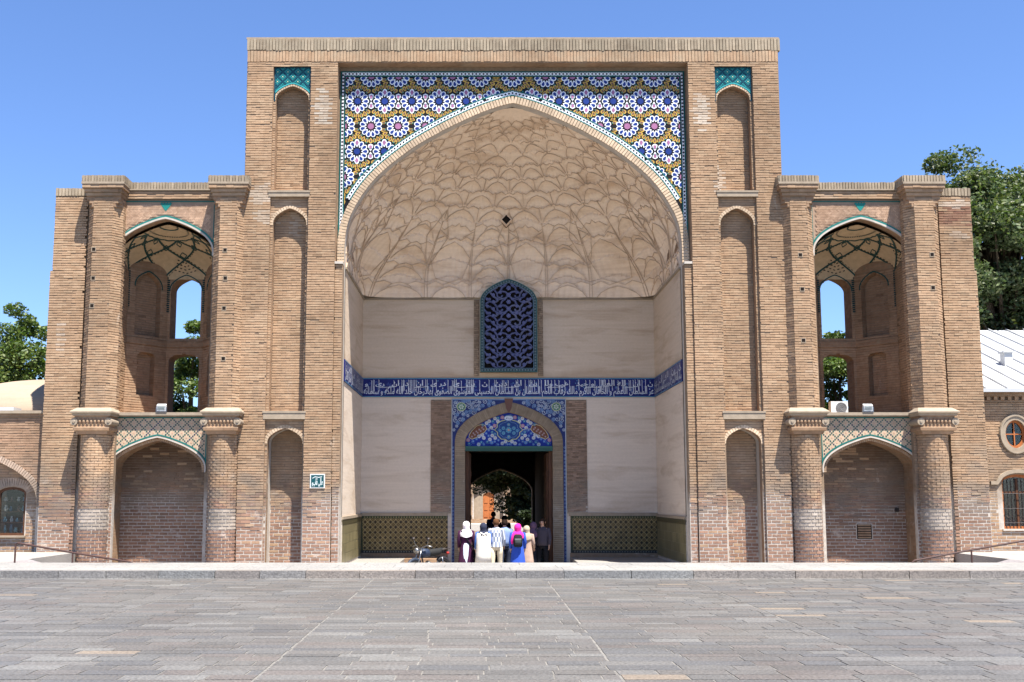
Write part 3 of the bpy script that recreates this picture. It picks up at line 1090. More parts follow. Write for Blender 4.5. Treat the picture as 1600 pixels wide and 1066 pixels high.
        def okk(p, m=.09): return not in_poly(p, nc) and dist_poly(p, nice) > m and x0 + .03 < p[0] < x1 - .03 and p[1] < 13.89
        q = .0365
        for i in range(-16, 17):
            for j in range(0, 32):
                p = (xc + i * q, 12.9 + j * q)
                if not okk(p, .07): continue
                a, b = (i + j) % 8, (i - j) % 8
                sq = [(p[0], p[1] + q * .62), (p[0] + q * .62, p[1]), (p[0], p[1] - q * .62), (p[0] - q * .62, p[1])]
                if (i + j) % 2: continue
                if a == 0 or b == 0: mb.relief(F, sq, .012, .018, 'tile', (.01, .02, .07))
                elif (a == 4 and b == 4): mb.relief(F, sq, .012, .018, 'tile', (.45, .55, .35))
                elif (a in (2, 6) and b in (2, 6)) or a == 4 or b == 4: mb.relief(F, sq, .012, .018, 'tile', (.03, .24, .25))
        mb.strip(F, [(x0 + .02, 12.9), (x0 + .02, 13.9), (x1 - .02, 13.9), (x1 - .02, 12.9)], .04, .02, 'tile', (.01, .06, .09), 0)
        mb.strip(F, [p for p in offset(arch(xc, 12.93, .47, .42), .085) if x0 + .01 < p[0] < x1 - .01], .03, .02, 'tile', (.05, .33, .34), 0)
        mb.build('turquoise_panel', portal)
spandrel()

# ------------------------------------------------------------------ half dome
PH = np.array([p[1] for p in PROFS]); PW = np.array([max(0, p[0]) for p in PROFS])
_al = np.concatenate([[0], np.cumsum(np.hypot(np.diff(PH), np.diff(PW)))]); _al /= _al[-1]
def dome_fn(A, B, H, zc, y0, xc=0.0, nn=(2.2, 8.0, 8.0)):
    def pt(u, v):
        u = np.asarray(u, float); v = np.asarray(v, float)
        h = np.interp(v, _al, PH); w = np.interp(v, _al, PW)
        n = nn[0] + nn[1] * np.exp(-h * nn[2])
        phi = u * math.pi
        c = np.abs(np.cos(phi)); s = np.abs(np.sin(phi))
        r = ((c / A) ** n + (s / B) ** n) ** (-1 / n)
        x = xc - np.cos(phi) * r * w
        y = y0 + np.sin(phi) * r * w
        return np.stack([x, y, zc + H * h], -1)
    def nrm(u, v):
        e = 1e-3
        a = pt(np.clip(u + e, 0, 1), v) - pt(np.clip(u - e, 0, 1), v)
        b = pt(u, np.clip(v + e, 0, .995)) - pt(u, np.clip(v - e, 0, .995))
        n = np.cross(a, b)
        l = np.linalg.norm(n, axis=-1, keepdims=True); l[l < 1e-9] = 1
        n = n / l
        c = np.array([xc, y0, zc + H * .3])
        sgn = np.sign(np.sum(n * (c - pt(u, v)), -1, keepdims=True)); sgn[sgn == 0] = 1
        return n * sgn       # towards the room
    return pt, nrm

def seg_dist(pu, pv, segs):
    d = np.full(pu.shape, 9.0)
    for (a0, b0, a1, b1) in segs:
        vx, vy = a1 - a0, b1 - b0
        L = vx * vx + vy * vy + 1e-12
        t = np.clip(((pu - a0) * vx + (pv - b0) * vy) / L, 0, 1)
        d = np.minimum(d, np.hypot(pu - a0 - t * vx, pv - b0 - t * vy))
    return d

def half_dome():
    pt, nrm = dome_fn(4.79, 4.71, 4.74, 8.16, .62, 0.0, (2.2, 16.0, 9.0))
    N = 12
    lines = []
    jr = random.Random(5)
    def add(pts): lines.append([(p[0] / N, p[1]) for p in pts if -.01 <= p[0] <= N + .01])
    def petal_arc(x0, v0, w, h):
        L = [(x0 + w * a_, v0 + h * b_) for a_, b_ in ((0, 0), (.10, .42), (.28, .80), (.5, 1), (.72, .80), (.90, .42), (1, 0))]
        return L
    def zig(x0, v0, w, h, kind):
        if kind == 0: S_ = [(0, .0), (.2, .62), (.36, .05), (.5, .42), (.64, .05), (.8, .62), (1, .0)]
        elif kind == 1: S_ = [(0, .35), (.12, .0), (.3, .7), (.42, .55), (.5, 1.0), (.58, .55), (.7, .7), (.88, .0), (1, .35)]
        else: S_ = [(0, 0), (.28, .25), (.5, 1), (.72, .25), (1, 0)]
        return [(x0 + a * w, v0 + b * h) for a, b in S_]
    rows = []
    T1 = [(.0, .075), (.08, .075), (.16, .085), (.25, .09)]
    for i in range(N):
        odd = i % 2 == 0
        if not odd:
            for (v0, h) in T1:
                add(petal_arc(i + .08, v0, .84, h * .74))
                add(zig(i, v0 + h * .80, 1, h * .28, 0))
                add([(i + .36, v0 + h * .81), (i + .28, v0 + h * .60)]); add([(i + .64, v0 + h * .81), (i + .72, v0 + h * .60)])
        else:
            add(zig(i, .055, 1, .03, 0)); add(petal_arc(i + .12, .0, .76, .05))
            add([(i + .02, .175), (i + .2, .085), (i + .5, .068), (i + .8, .085), (i + .98, .175)])
            add([(i + .02, .175), (i + .25, .225), (i + .5, .25), (i + .75, .225), (i + .98, .175)])
            add(zig(i, .255, 1, .03, 0)); add(zig(i, .30, 1, .035, 1))
            add([(i, .30), (i + .3, .27)]); add([(i + 1, .30), (i + .7, .27)])
    for i in range(N + 1):
        for sg in (-1, 1): add([(i + sg * .03, 0), (i + sg * .025, .16), (i + sg * .0, .34)])
    # big kites standing on every other rib
    for i in range(0, N + 1, 2):
        add([(i, .13), (i + .30, .27), (i, .40), (i - .30, .27), (i, .13)])
        add([(i, .27), (i + .30, .27)]) if 0 else None
    tiers = [(.345, .075, 0), (.42, .08, 1), (.50, .075, 0), (.575, .075, 1), (.65, .07, 0), (.72, .065, 1), (.785, .055, 0)]
    for k, (v0, h, ph) in enumerate(tiers):
        M_ = N if v0 < .6 else N // 2 + 2
        w = N / M_
        for i in range(-1, M_ + 1):
            x0 = (i + (.5 if ph else 0)) * w
            add(petal_arc(x0 + .06 * w, v0, .88 * w, h * .78))
            if v0 < .6: add(zig(x0, v0 + h * .86, w, h * .30, (k + i) % 2)); add([(x0, v0 + h * .9), (x0, v0 + h * .1)])
            elif (i + k) % 3 == 0: add(zig(x0, v0 + h * .86, w, h * .30, 0))
            if k % 2 == 0:
                add([(x0 + w * .5, v0 + h * .78), (x0 + w * .5, v0 + h * 1.0)])
    for q in range(7):
        add(petal_arc(q * N / 7, .845, N / 7, .035))
        add(petal_arc((q - .5) * N / 7, .885, N / 7, .03))
    rows = [(v, .03, 1, 0) for v in (.07, .145, .235, .33)] + [(v0 + h * .86, .02, 1, ph) for v0, h, ph in tiers]
    nu, nv = 420, 190
    uu, vv = np.meshgrid(np.linspace(0, 1, nu), np.linspace(0, 1.0, nv))
    segs = []
    ws = lambda v: 14.0 * (1 - .75 * v)
    for L in lines:
        for a, b in zip(L, L[1:]):
            w = ws((a[1] + b[1]) / 2)
            segs.append((a[0], a[1], b[0], b[1], w))
    d = np.full(uu.shape, 9.0)
    W = 14.0 * (1 - .75 * vv)
    for (a0, b0, a1, b1, w) in segs:
        vm, vM = min(b0, b1) - .06, max(b0, b1) + .06
        i0 = max(0, int(vm * (nv - 1))); i1 = min(nv, int(vM * (nv - 1)) + 2)
        um, uM = min(a0, a1) - .05, max(a0, a1) + .05
        j0 = max(0, int(um * (nu - 1))); j1 = min(nu, int(uM * (nu - 1)) + 2)
        if i1 <= i0 or j1 <= j0: continue
        sl = (slice(i0, i1), slice(j0, j1))
        pu, pv = uu[sl] * W[sl], vv[sl] * 7.2
        A0, A1 = a0 * W[sl], a1 * W[sl]; B0, B1 = b0 * 7.2, b1 * 7.2
        vx, vy = A1 - A0, B1 - B0
        t = np.clip(((pu - A0) * vx + (pv - B0) * vy) / (vx * vx + vy * vy + 1e-12), 0, 1)
        d[sl] = np.minimum(d[sl], np.hypot(pu - A0 - t * vx, pv - B0 - t * vy))
    D = .075 * (1 - np.exp(-np.minimum(d, 1) / .13))
    # tiers step forward as they rise
    tier = np.zeros_like(vv)
    for (v0, amp, cnt, ph) in rows:
        x = (uu * N * cnt + (.5 if ph else 0)) % 1.0
        edge = v0 + amp * (1 - np.abs(x - .5) * 2) ** .8
        tt = (vv - edge)
        tier += np.where((tt > 0) & (tt < .07), .055 * (1 - tt / .07), 0)
    D = (D + tier * .9) * np.clip((1.02 - vv) * 8, 0, 1)
    # fluting: fine vertical fans
    D += .009 * np.sin(uu * math.pi * 2 * N * 7) * np.clip(1 - vv, 0, 1)
    n = nrm(uu, vv)
    P3 = pt(uu, vv) - n * D[..., None]
    V = P3.reshape(-1, 3)
    mb = MB()
    idx = np.arange(nu * nv).reshape(nv, nu)
    Fq = np.stack([idx[:-1, :-1], idx[:-1, 1:], idx[1:, 1:], idx[1:, :-1]], -1).reshape(-1, 4)
    me = bpy.data.meshes.new('half_dome')
    me.from_pydata([tuple(v) for v in V], [], [tuple(int(i) for i in f) for f in Fq])
    me.materials.append(M['vault'])
    o = bpy.data.objects.new('half_dome', me); COL.objects.link(o); attach(o, portal)
    # raised plaster lines
    mb = MB()
    for L in lines:
        if len(L) < 2: continue
        pts = []
        for a, b in zip(L, L[1:]):
            m = max(1, int(math.hypot((b[0] - a[0]) * 12, (b[1] - a[1]) * 7) / .18))
            for k in range(m): pts.append((a[0] + (b[0] - a[0]) * k / m, a[1] + (b[1] - a[1]) * k / m))
        pts.append(L[-1])
        u = np.clip(np.array([p[0] for p in pts]), 0, 1); v = np.clip(np.array([p[1] for p in pts]), 0, .98)
        c = pt(u, v); nn_ = nrm(u, v)
        wdt = jr.uniform(.011, .019)
        q = []
        for i in range(len(pts)):
            t = c[min(i + 1, len(pts) - 1)] - c[max(i - 1, 0)]
            l = np.linalg.norm(t)
            if l < 1e-6: t = np.array([0, 0, 1.]); l = 1
            sd = np.cross(t / l, nn_[i])
            q.append((c[i] + sd * wdt / 2 - nn_[i] * .01, c[i] + sd * wdt * .4 + nn_[i] * .014, c[i] - sd * wdt * .4 + nn_[i] * .014, c[i] - sd * wdt / 2 - nn_[i] * .01))
        for i in range(len(q) - 1):
            for k in range(3):
                mb.face([q[i][k], q[i][k + 1], q[i + 1][k + 1], q[i + 1][k]], 'rib')
    mb.build('plaster_rib', portal, kind='stuff')
    # small lozenge opening
    bv = BVHTree.FromPolygons([tuple(v) for v in V], [tuple(int(i) for i in f) for f in Fq])
    dr = (Vector((-.08, 4.8, 10.60)) - CAMP).normalized()
    hit = bv.ray_cast(CAMP, dr)
    p = hit[0] if hit[0] else Vector((-.08, 4.5, 10.55))
    mb = MB()
    F = Frame((p.x, p.y - .16, p.z), (1, 0, 0), (0, -1, .35))
    mb.relief(F, [(0, -.17), (.155, 0), (0, .17), (-.155, 0)], -.2, .0, 'dark', (.01, .01, .01))
    mb.strip(F, [(0, -.18), (.165, 0), (0, .18), (-.165, 0)], .03, .02, 'vault', (.3, .2, .1), -.1, closed=True)
    mb.build('lozenge_vent', portal)
half_dome()

# ------------------------------------------------------------------ text helper
AR = {'ا': ('ﺍ', 'ﺎ', None, None), 'ب': ('ﺏ', 'ﺐ', 'ﺑ', 'ﺒ'), 'ت': ('ﺕ', 'ﺖ', 'ﺗ', 'ﺘ'), 'ج': ('ﺝ', 'ﺞ', 'ﺟ', 'ﺠ'), 'ح': ('ﺡ', 'ﺢ', 'ﺣ', 'ﺤ'),
      'خ': ('ﺥ', 'ﺦ', 'ﺧ', 'ﺨ'), 'د': ('ﺩ', 'ﺪ', None, None), 'ر': ('ﺭ', 'ﺮ', None, None), 'ز': ('ﺯ', 'ﺰ', None, None), 'س': ('ﺱ', 'ﺲ', 'ﺳ', 'ﺴ'),
      'ش': ('ﺵ', 'ﺶ', 'ﺷ', 'ﺸ'), 'ص': ('ﺹ', 'ﺺ', 'ﺻ', 'ﺼ'), 'ط': ('ﻁ', 'ﻂ', 'ﻃ', 'ﻄ'), 'ظ': ('ﻅ', 'ﻆ', 'ﻇ', 'ﻈ'), 'ع': ('ﻉ', 'ﻊ', 'ﻋ', 'ﻌ'),
      'ف': ('ﻑ', 'ﻒ', 'ﻓ', 'ﻔ'), 'ق': ('ﻕ', 'ﻖ', 'ﻗ', 'ﻘ'), 'ک': ('ﻙ', 'ﻚ', 'ﻛ', 'ﻜ'), 'ل': ('ﻝ', 'ﻞ', 'ﻟ', 'ﻠ'), 'م': ('ﻡ', 'ﻢ', 'ﻣ', 'ﻤ'),
      'ن': ('ﻥ', 'ﻦ', 'ﻧ', 'ﻨ'), 'ه': ('ﻩ', 'ﻪ', 'ﻫ', 'ﻬ'), 'و': ('ﻭ', 'ﻮ', None, None), 'ی': ('ﻯ', 'ﻰ', 'ﻳ', 'ﻴ')}
def shape_ar(t):
    out = []; prev = False
    for i, c in enumerate(t):
        if c not in AR: out.append(c); prev = False; continue
        f = AR[c]
        nx = i + 1 < len(t) and t[i + 1] in AR and f[2] is not None
        out.append(f[3] if (prev and nx) else f[2] if nx else f[1] if prev else f[0])
        prev = f[2] is not None
    return ''.join(reversed(out))
def text_geo(txt, bold=.012):
    """-> (verts2d, faces) of flat lettering, height about 1, origin at the left"""
    c = bpy.data.curves.new('lettering', 'FONT')
    c.body = shape_ar(txt); c.size = 1; c.offset = bold; c.resolution_u = 2
    o = bpy.data.objects.new('lettering', c); COL.objects.link(o)
    bpy.context.view_layer.update()
    me = bpy.data.meshes.new_from_object(o.evaluated_get(bpy.context.evaluated_depsgraph_get()))
    V = [(v.co.x, v.co.y) for v in me.vertices]; F = [tuple(p.vertices) for p in me.polygons]
    bpy.data.objects.remove(o); bpy.data.meshes.remove(me)
    return V, F
def put_text(mb, F, txt, u0, u1, zb, vs, d, m, col, bold=.012, shear=.0):
    V, Fc = text_geo(txt, bold)
    if not V: return
    x0 = min(v[0] for v in V); x1 = max(v[0] for v in V)
    k = (u1 - u0) / (x1 - x0)
    def warp(y):  # tall slender risers, as in thuluth script
        return zb + vs * (y if y < .32 else .32 + (y - .32) * 1.9)
    mb.mesh([F(u0 + (v[0] - x0) * k + shear * v[1] * vs, warp(v[1]), d) for v in V], Fc, m, col)

def flower(mb, F, x, z, r, d, cols, n=8):
    a0 = rnd.random()
    for i in range(n):
        a = a0 + 2 * math.pi * i / n
        p = [(0, r * .15), (r * .30, r * .6), (r * .18, r), (-r * .18, r), (-r * .30, r * .6)]
        mb.poly(F, rot(p, a, (x, z)), d, 'tile', cols[0])
    mb.poly(F, [(x + math.cos(t * math.pi / 4) * r * .38, z + math.sin(t * math.pi / 4) * r * .38) for t in range(8)], d + .002, 'tile', cols[1])
    mb.poly(F, [(x + math.cos(t * math.pi / 3) * r * .16, z + math.sin(t * math.pi / 3) * r * .16) for t in range(6)], d + .004, 'tile', cols[2])
def spiral(x, z, r, a0, turns, hand=1, n=16):
    return [(x + math.cos(a0 + hand * turns * 2 * math.pi * k / n) * r * (1 - k / n * .85), z + math.sin(a0 + hand * turns * 2 * math.pi * k / n) * r * (1 - k / n * .85)) for k in range(n + 1)]

COB = (.016, .030, .20); LB = (.14, .23, .40); PALE = (.38, .42, .48); PINK = (.50, .26, .28); NAVY = (.012, .018, .075)
YB = 5.5
FB = front(YB)
FLW = Frame((-4.80, 0, 0), (0, 1, 0), (1, 0, 0))     # west side wall, u = y
FRW = Frame((4.80, 0, 0), (0, -1, 0), (-1, 0, 0))    # east side wall, u = -y

def interior():
    # back wall, pierced by the gate
    mb = MB()
    dz = 3.14
    gate = [(-1.42, GZ), (-1.42, 3.25)] + arch(0, 3.25, 1.42, 1.12)[1:-1] + [(1.42, 3.25), (1.42, GZ)]
    outer = [(-4.82, GZ)] + gate + [(4.82, GZ), (4.82, 13.2), (-4.82, 13.2)]
    mb.slab(FB, outer, [], 0, -.7, 'plaster', 'masonry')
    mb.box(-4.835, -4.80, .56, 5.5, GZ, 8.3, 'plaster')
    mb.box(4.80, 4.835, .56, 5.5, GZ, 8.3, 'plaster')
    mb.build('iwan_wall', portal)
    # string course at the springing
    mb = MB()
    mb.box(-4.8, -1.17, 5.43, 5.5, 8.10, 8.17, 'trim'); mb.build('string_course', portal)
    mb = MB(); mb.box(1.06, 4.8, 5.43, 5.5, 8.10, 8.17, 'trim'); mb.build('string_course', portal)
    for s in (-1, 1):
        mb = MB(); a, b = sorted((s * 4.80, s * 4.755)); mb.box(a, b, .58, 5.43, 8.10, 8.16, 'trim')
        mb.build('string_course', portal)
    # rough exposed brick left and right of the gate and round the window
    for s in (-1, 1):
        P = Pieces()
        a, b = sorted((s * 1.88, s * 2.54))
        mb = MB(); mb.box(a, b, YB - .018, YB, 1.13, 4.78, 'mortar')
        mb.box(a - .0, b + .0, YB - .05, YB - .0185, 1.10, 1.14, 'trim')
        w = mb.build('exposed_brick_panel', portal)
        def tn(z, q=0): return sh((.27, .185, .135), .7, 1.25)
        lay(P, FB, rect(a, b, 1.15, 4.77), (), .018, .018, L=.2, ch=.062, jt=.012, tint=tn)
        P.build('brick', w, 'brick', 160)
    P = Pieces(); mb = MB()
    for s in (-1, 1):
        a, b = sorted((s * .97, s * 1.14))
        mb.box(a, b, YB - .022, YB, 5.56, 8.1, 'mortar')
        lay(P, FB, rect(a, b, 5.57, 8.1), (), .022, .02, L=.15, ch=.07, tint=lambda z, q=0: sh((.36, .27, .19), .7, 1.2))
    w = mb.build('window_margin', portal)
    P.build('brick', w, 'brick', 120)
    # gate arch: brick band on edge
    P = Pieces(); mb = MB()
    inner = [(-1.42, GZ)] + arch(0, 3.25, 1.42, 1.12) + [(1.42, GZ)]
    ring = [(-1.42, GZ), (-1.42, 3.25)] + arch(0, 3.25, 1.42, 1.12)[1:-1] + [(1.42, 3.25), (1.42, GZ)]
    off = offset(arch(0, 3.25, 1.42, 1.12), .34)
    outl = [(-1.76, GZ), (-1.76, 3.25)] + [p for p in off if p[1] > 3.26] + [(1.76, 3.25), (1.76, GZ)]
    mb.slab(FB, outl + list(reversed(ring)), (), .05, 0, 'mortar', 'masonry')
    w = mb.build('gate_arch', portal)
    gc = lambda: sh((.33, .26, .185), .8, 1.1)
    voussoirs(P, FB, arch(0, 3.25, 1.42, 1.12), .32, .06, .05, .072, gc, .01)
    for s in (-1, 1):
        z = GZ + .04
        while z < 3.24:
            P.add(FB(s * 1.59, z, .061), (.32, 0, 0), (0, .022, 0), (0, 0, .046), gc(), 5)
            z += .06
    P.build('brick', w, 'brick', 300, .03)
    # keystone void
    mb = MB(); mb.relief(FB, [(-.14, 4.82), (.14, 4.82), (.09, 4.5), (.03, 4.38), (-.03, 4.38), (-.09, 4.5)], .0, .09, 'paint', (.13, .06, .04))
    mb.build('key_block', portal)
    # blue spandrels over the gate
    mb = MB()
    sp = [(-1.86, GZ), (-1.86, 4.80), (1.86, 4.80), (1.86, GZ), (1.765, GZ), (1.765, 3.25)] + list(reversed([p for p in off if p[1] > 3.26])) + [(-1.765, 3.25), (-1.765, GZ)]
    mb.slab(FB, sp, (), .04, 0, 'tile', 'tile')
    for i in range(len(mb.c)): mb.c[i] = (.020, .030, .125)
    offc = [(-9, -9)] + off + [(9, -9)]
    offp = [(-1.765, -3)] + [p for p in off if p[1] > 3.26] + [(1.765, -3)]
    r2 = random.Random(21)
    pts = []
    tries = 0
    while tries < 1500:
        tries += 1
        x = r2.uniform(.05, 1.80); z = r2.uniform(3.2, 4.74)
        if in_poly((x, z), offp) or dist_poly((x, z), off) < .07: continue
        if any(math.hypot(x - p[0], z - p[1]) < .095 for p in pts): continue
        pts.append((x, z))
    for (x, z) in pts:
        k = r2.random()
        for s in (-1, 1):
            if k < .8:
                hand = s * r2.choice((-1, 1))
                mb.strip(FB, spiral(s * x, z, .085, k * 9, 1.3, hand, 12), .02, .044, 'tile', PALE if k < .4 else LB)
            if k > .35: flower(mb, FB, s * x, z, .052, .048, (PALE if k > .6 else LB, COB, (.6, .62, .5)), 6)
    for s in (-1, 1):
        ring_ = [(s * 1.55 + math.cos(t * math.pi / 8) * .14, 4.55 + math.sin(t * math.pi / 8) * .13) for t in range(16)]
        mb.poly(FB, ring_, .052, 'tile', (.05, .16, .12))
        mb.strip(FB, ring_, .025, .054, 'tile', (.40, .44, .22), closed=True)
        flower(mb, FB, s * 1.55, 4.55, .09, .056, ((.45, .48, .40), (.08, .2, .15), (.6, .6, .4)), 6)
        z = -.5
        while z < 3.3:
            flower(mb, FB, s * 1.815, z, .038, .045, (LB, NAVY, PALE), 5); z += .12
        mb.strip(FB, [(s * 1.85, GZ), (s * 1.85, 4.79)], .02, .046, 'tile', PALE)
    mb.strip(FB, [(-1.85, 4.785), (1.85, 4.785)], .03, .047, 'tile', LB)
    mb.build('blue_spandrel', portal)
    # tympanum
    YT = 5.60
    FT = front(YT)
    mb = MB()
    ty = arch(0, 3.25, 1.42, 1.12)
    mb.slab(FT, ty, (), 0, -.12, 'tile', 'tile')
    for i in range(len(mb.c)): mb.c[i] = (.012, .030, .26)
    tin = [(-1.42, 3.0)] + ty + [(1.42, 3.0)]
    def inside(x, z, m): return in_poly((x, z), tin) and dist_poly((x, z), ty) > m and z > 3.27 + m
    # side cartouches
    for s in (-1, 1):
        c = [(s * 1.30, 3.56), (s * 1.20, 3.50), (s * 1.02, 3.57), (s * .93, 3.66), (s * .80, 3.72), (s * .72, 3.83), (s * .77, 3.95), (s * .88, 3.99), (s * 1.05, 3.93), (s * 1.20, 3.78), (s * 1.28, 3.66)]
        mb.poly(FT, c, .003, 'tile', (.16, .06, .035))
        mb.strip(FT, c, .022, .006, 'tile', (.55, .48, .28), closed=True)
        for k in range(9):
            t = k / 8
            flower(mb, FT, s * (.82 + t * .38), 3.86 - t * .24 + (.045 if k % 2 else -.035), .036, .008, ((.42, .25, .2), (.2, .3, .45), (.6, .5, .4)), 5)
        mb.strip(FT, [(s * .72, 3.83), (s * .58, 3.84), (s * .45, 3.80)], .025, .006, 'tile', PALE)
    # middle medallion
    c = [(0, 3.42), (.12, 3.50), (.24, 3.50), (.36, 3.62), (.36, 3.72), (.46, 3.80), (.37, 3.90), (.38, 4.00), (.26, 4.09), (.13, 4.12), (0, 4.2)]
    c = c + [(-x, z) for x, z in reversed(c[1:-1])]
    mb.poly(FT, c, .003, 'tile', (.016, .05, .20))
    mb.strip(FT, c, .025, .007, 'tile', (.50, .52, .22), closed=True)
    mb.strip(FT, [(x * .78, 3.8 + (z - 3.8) * .78) for x, z in c], .014, .007, 'tile', LB, closed=True)
    for (x, z, q) in ((0, 3.80, .10), (.17, 3.86, .06), (-.17, 3.86, .06), (.17, 3.70, .06), (-.17, 3.70, .06), (0, 3.58, .06), (0, 3.98, .055), (.28, 3.78, .05), (-.28, 3.78, .05)):
        flower(mb, FT, x, z, q, .009, ((.10, .30, .42), (.4, .2, .16) if x == 0 else COB, (.5, .5, .4)), 8)
    ov = [(math.cos(t * math.pi / 8) * .15, 4.19 + math.sin(t * math.pi / 8) * .085) for t in range(16)]
    mb.poly(FT, ov, .010, 'tile', (.62, .66, .74)); mb.strip(FT, ov, .02, .012, 'tile', LB, closed=True)
    put_text(mb, FT, 'سنه', -.09, .09, 4.16, .07, .014, 'tile', NAVY)
    pts = []
    tries = 0
    cc = c
    while tries < 2500:
        tries += 1
        x = r2.uniform(.03, 1.36); z = r2.uniform(3.3, 4.3)
        if not inside(x, z, .05): continue
        if in_poly((x, z), c) or dist_poly((x, z), c + [c[0]]) < .055: continue
        if .68 < x < 1.32 and dist_poly((x, z), [(.74, 3.86), (1.0, 3.75), (1.25, 3.6)]) < .14: continue
        if any(math.hypot(x - p[0], z - p[1]) < .105 for p in pts): continue
        pts.append((x, z))
    for (x, z) in pts:
        k = r2.random()
        cl = ((.50, .24, .26), LB, (.7, .6, .4)) if k < .16 else ((.55, .60, .66), (.45, .3, .3), (.7, .7, .3)) if k < .38 else ((.10, .26, .60), PALE, NAVY) if k < .8 else ((.05, .30, .40), PALE, NAVY)
        for s in (-1, 1):
            flower(mb, FT, s * x, z, .062 if k < .4 else .045, .006, cl, 8 if k < .4 else 5)
            if k > .6: mb.strip(FT, spiral(s * x, z, .08, k * 7, .9, s, 8), .012, .004, 'tile', LB)
    mb.build('tympanum', portal)
    # lintel and frame
    mb = MB(); mb.box(-1.42, 1.42, 5.42, 5.78, 3.11, 3.26, 'paint', (.02, .075, .06))
    mb.box(-1.42, 1.42, 5.405, 5.43, 3.20, 3.265, 'paint', (.03, .10, .08))
    mb.build('lintel', portal)
    for s in (-1, 1):
        mb = MB()
        a, b = sorted((s * 1.41, s * 1.30)); mb.box(a, b, 5.62, 5.80, GZ, 3.11, 'wood')
        mb.build('door_frame', portal)
        # gate leaf folded back into the passage
        mb = MB(); x = s * 1.24
        mb.box(min(x, x + .06 * s), max(x, x + .06 * s), 5.85, 7.2, GZ + .05, 3.05, 'wood')
        for k in range(5):
            zz = GZ + .3 + k * .72
            mb.box(min(x - .02 * s, x), max(x - .02 * s, x), 5.9, 7.15, zz, zz + .12, 'wood')
        mb.build('gate_leaf', portal)
    # dado
    for s in (-1, 1):
        mb = MB()
        a, b = sorted((s * 1.98, s * 4.79))
        mb.box(a, b, YB - .03, YB, -.16, 1.02, 'dado')
        mb.strip(FB, [(a + .04, -.14), (a + .04, .98), (b - .02, .98)], .085, .034, 'tile', (.03, .042, .022), 0)
        mb.strip(FB, [(a + .02, -.12), (b, -.12)], .09, .035, 'tile', (.015, .018, .02), 0)
        u = a + .1
        while u < b - .05:
            mb.relief(FB, [(u, .98), (u + .03, .955), (u + .06, .98), (u + .03, 1.005)], .034, .037, 'tile', (.25, .20, .09))
            mb.relief(FB, [(u, -.12), (u + .03, -.145), (u + .06, -.12), (u + .03, -.095)], .035, .038, 'tile', (.16, .15, .12))
            u += .085
        mb.build('tiled_dado', portal)
        mb = MB(); mb.box(a - .05, b, YB - .055, YB, 1.02, 1.12, 'trim'); mb.build('dado_rail', portal)
        mb = MB(); mb.box(a - .02, b, YB - .045, YB, -.30, -.16, 'masonry'); mb.build('plinth', portal)
        # side wall dado of larger plain glazed tiles, each its own
        F = FLW if s < 0 else FRW
        mb = MB(); mb.box(*sorted((s * 4.80, s * 4.775)), .56, 5.46, -.30, 1.0, 'mortar')
        sd = mb.build('side_dado', portal)
        P = Pieces()
        y = .57
        while y < 5.4:
            w = min(.30, 5.46 - y)
            for k in range(4):
                z0 = -.22 + k * .27
                cc_ = sh((.19, .16, .085), .85, 1.15)
                P.add((s * 4.770, y + w / 2, z0 + .135), (0, w - .008, 0), (s * .014, 0, 0), (0, 0, .262), cc_, k)
            y += .30
        P.build('dado_tile', sd, 'tile', 300, .004)
        mb = MB()
        a, b = sorted((s * 4.80, s * 4.755)); mb.box(a, b, .56, 5.45, .86, 1.0, 'tile', (.07, .06, .03))
        a, b = sorted((s * 4.80, s * 4.745)); mb.box(a, b, .56, 5.45, 1.0, 1.08, 'trim')
        mb.build('dado_rail', portal)
        # raised floor of the bay
        mb = MB()
        a, b = sorted((s * (1.96 if s > 0 else 3.32), s * 5.0))
        mb.box(a, b, -.1, 5.5, GZ, -.30, 'concrete', (.30, .28, .25))
        if s < 0: mb.box(-3.32, -1.96, 4.7, 5.5, GZ, -.301, 'masonry')
        mb.build('raised_floor', portal)
    # inscription band
    zb0, zb1 = 4.87, 5.50
    LOWER = 'عز السلطان الاعظم و الخاقان الاکرم مالک رقاب الامم السلطان بن السلطان الحسینی الموسوی الصفوی بهادرخان خلد الله ملکه و سلطانه'
    UPPER = 'ن   ان   لله العلا   و حید   هب ولا   ین   ان   دین   ن   ین   ی   در ی   ان   در ان   ری   و'
    def inscription(F, u0, u1, low, up, nm):
        mb = MB()
        mb.slab(F, rect(u0, u1, zb0, zb1), (), .028, 0, 'tile', 'tile')
        for i in range(len(mb.c)): mb.c[i] = (.014, .018, .13)
        w = u1 - u0
        r3 = random.Random(int(w * 10))
        # fine scrollwork behind the script
        for k in range(int(w * 26)):
            x = r3.uniform(u0 + .06, u1 - .06); z = r3.uniform(zb0 + .09, zb1 - .09)
            if r3.random() < .55: mb.strip(F, spiral(x, z, r3.uniform(.035, .06), r3.random() * 6, 1.1, r3.choice((-1, 1)), 8), .009, .030, 'tile', (.09, .15, .42))
            else: flower(mb, F, x, z, .022, .0305, ((.12, .30, .50), COB, (.25, .4, .45)), 5)
        put_text(mb, F, low, u0 + .04, u1 - .04, zb0 + .105, .235, .036, 'tile', (.60, .62, .66), .014)
        put_text(mb, F, up, u0 + .08, u1 - .06, zb0 + .375, .17, .038, 'tile', (.60, .62, .66), .016)
        # long risers and sweeping horizontals
        n = int(w * 9)
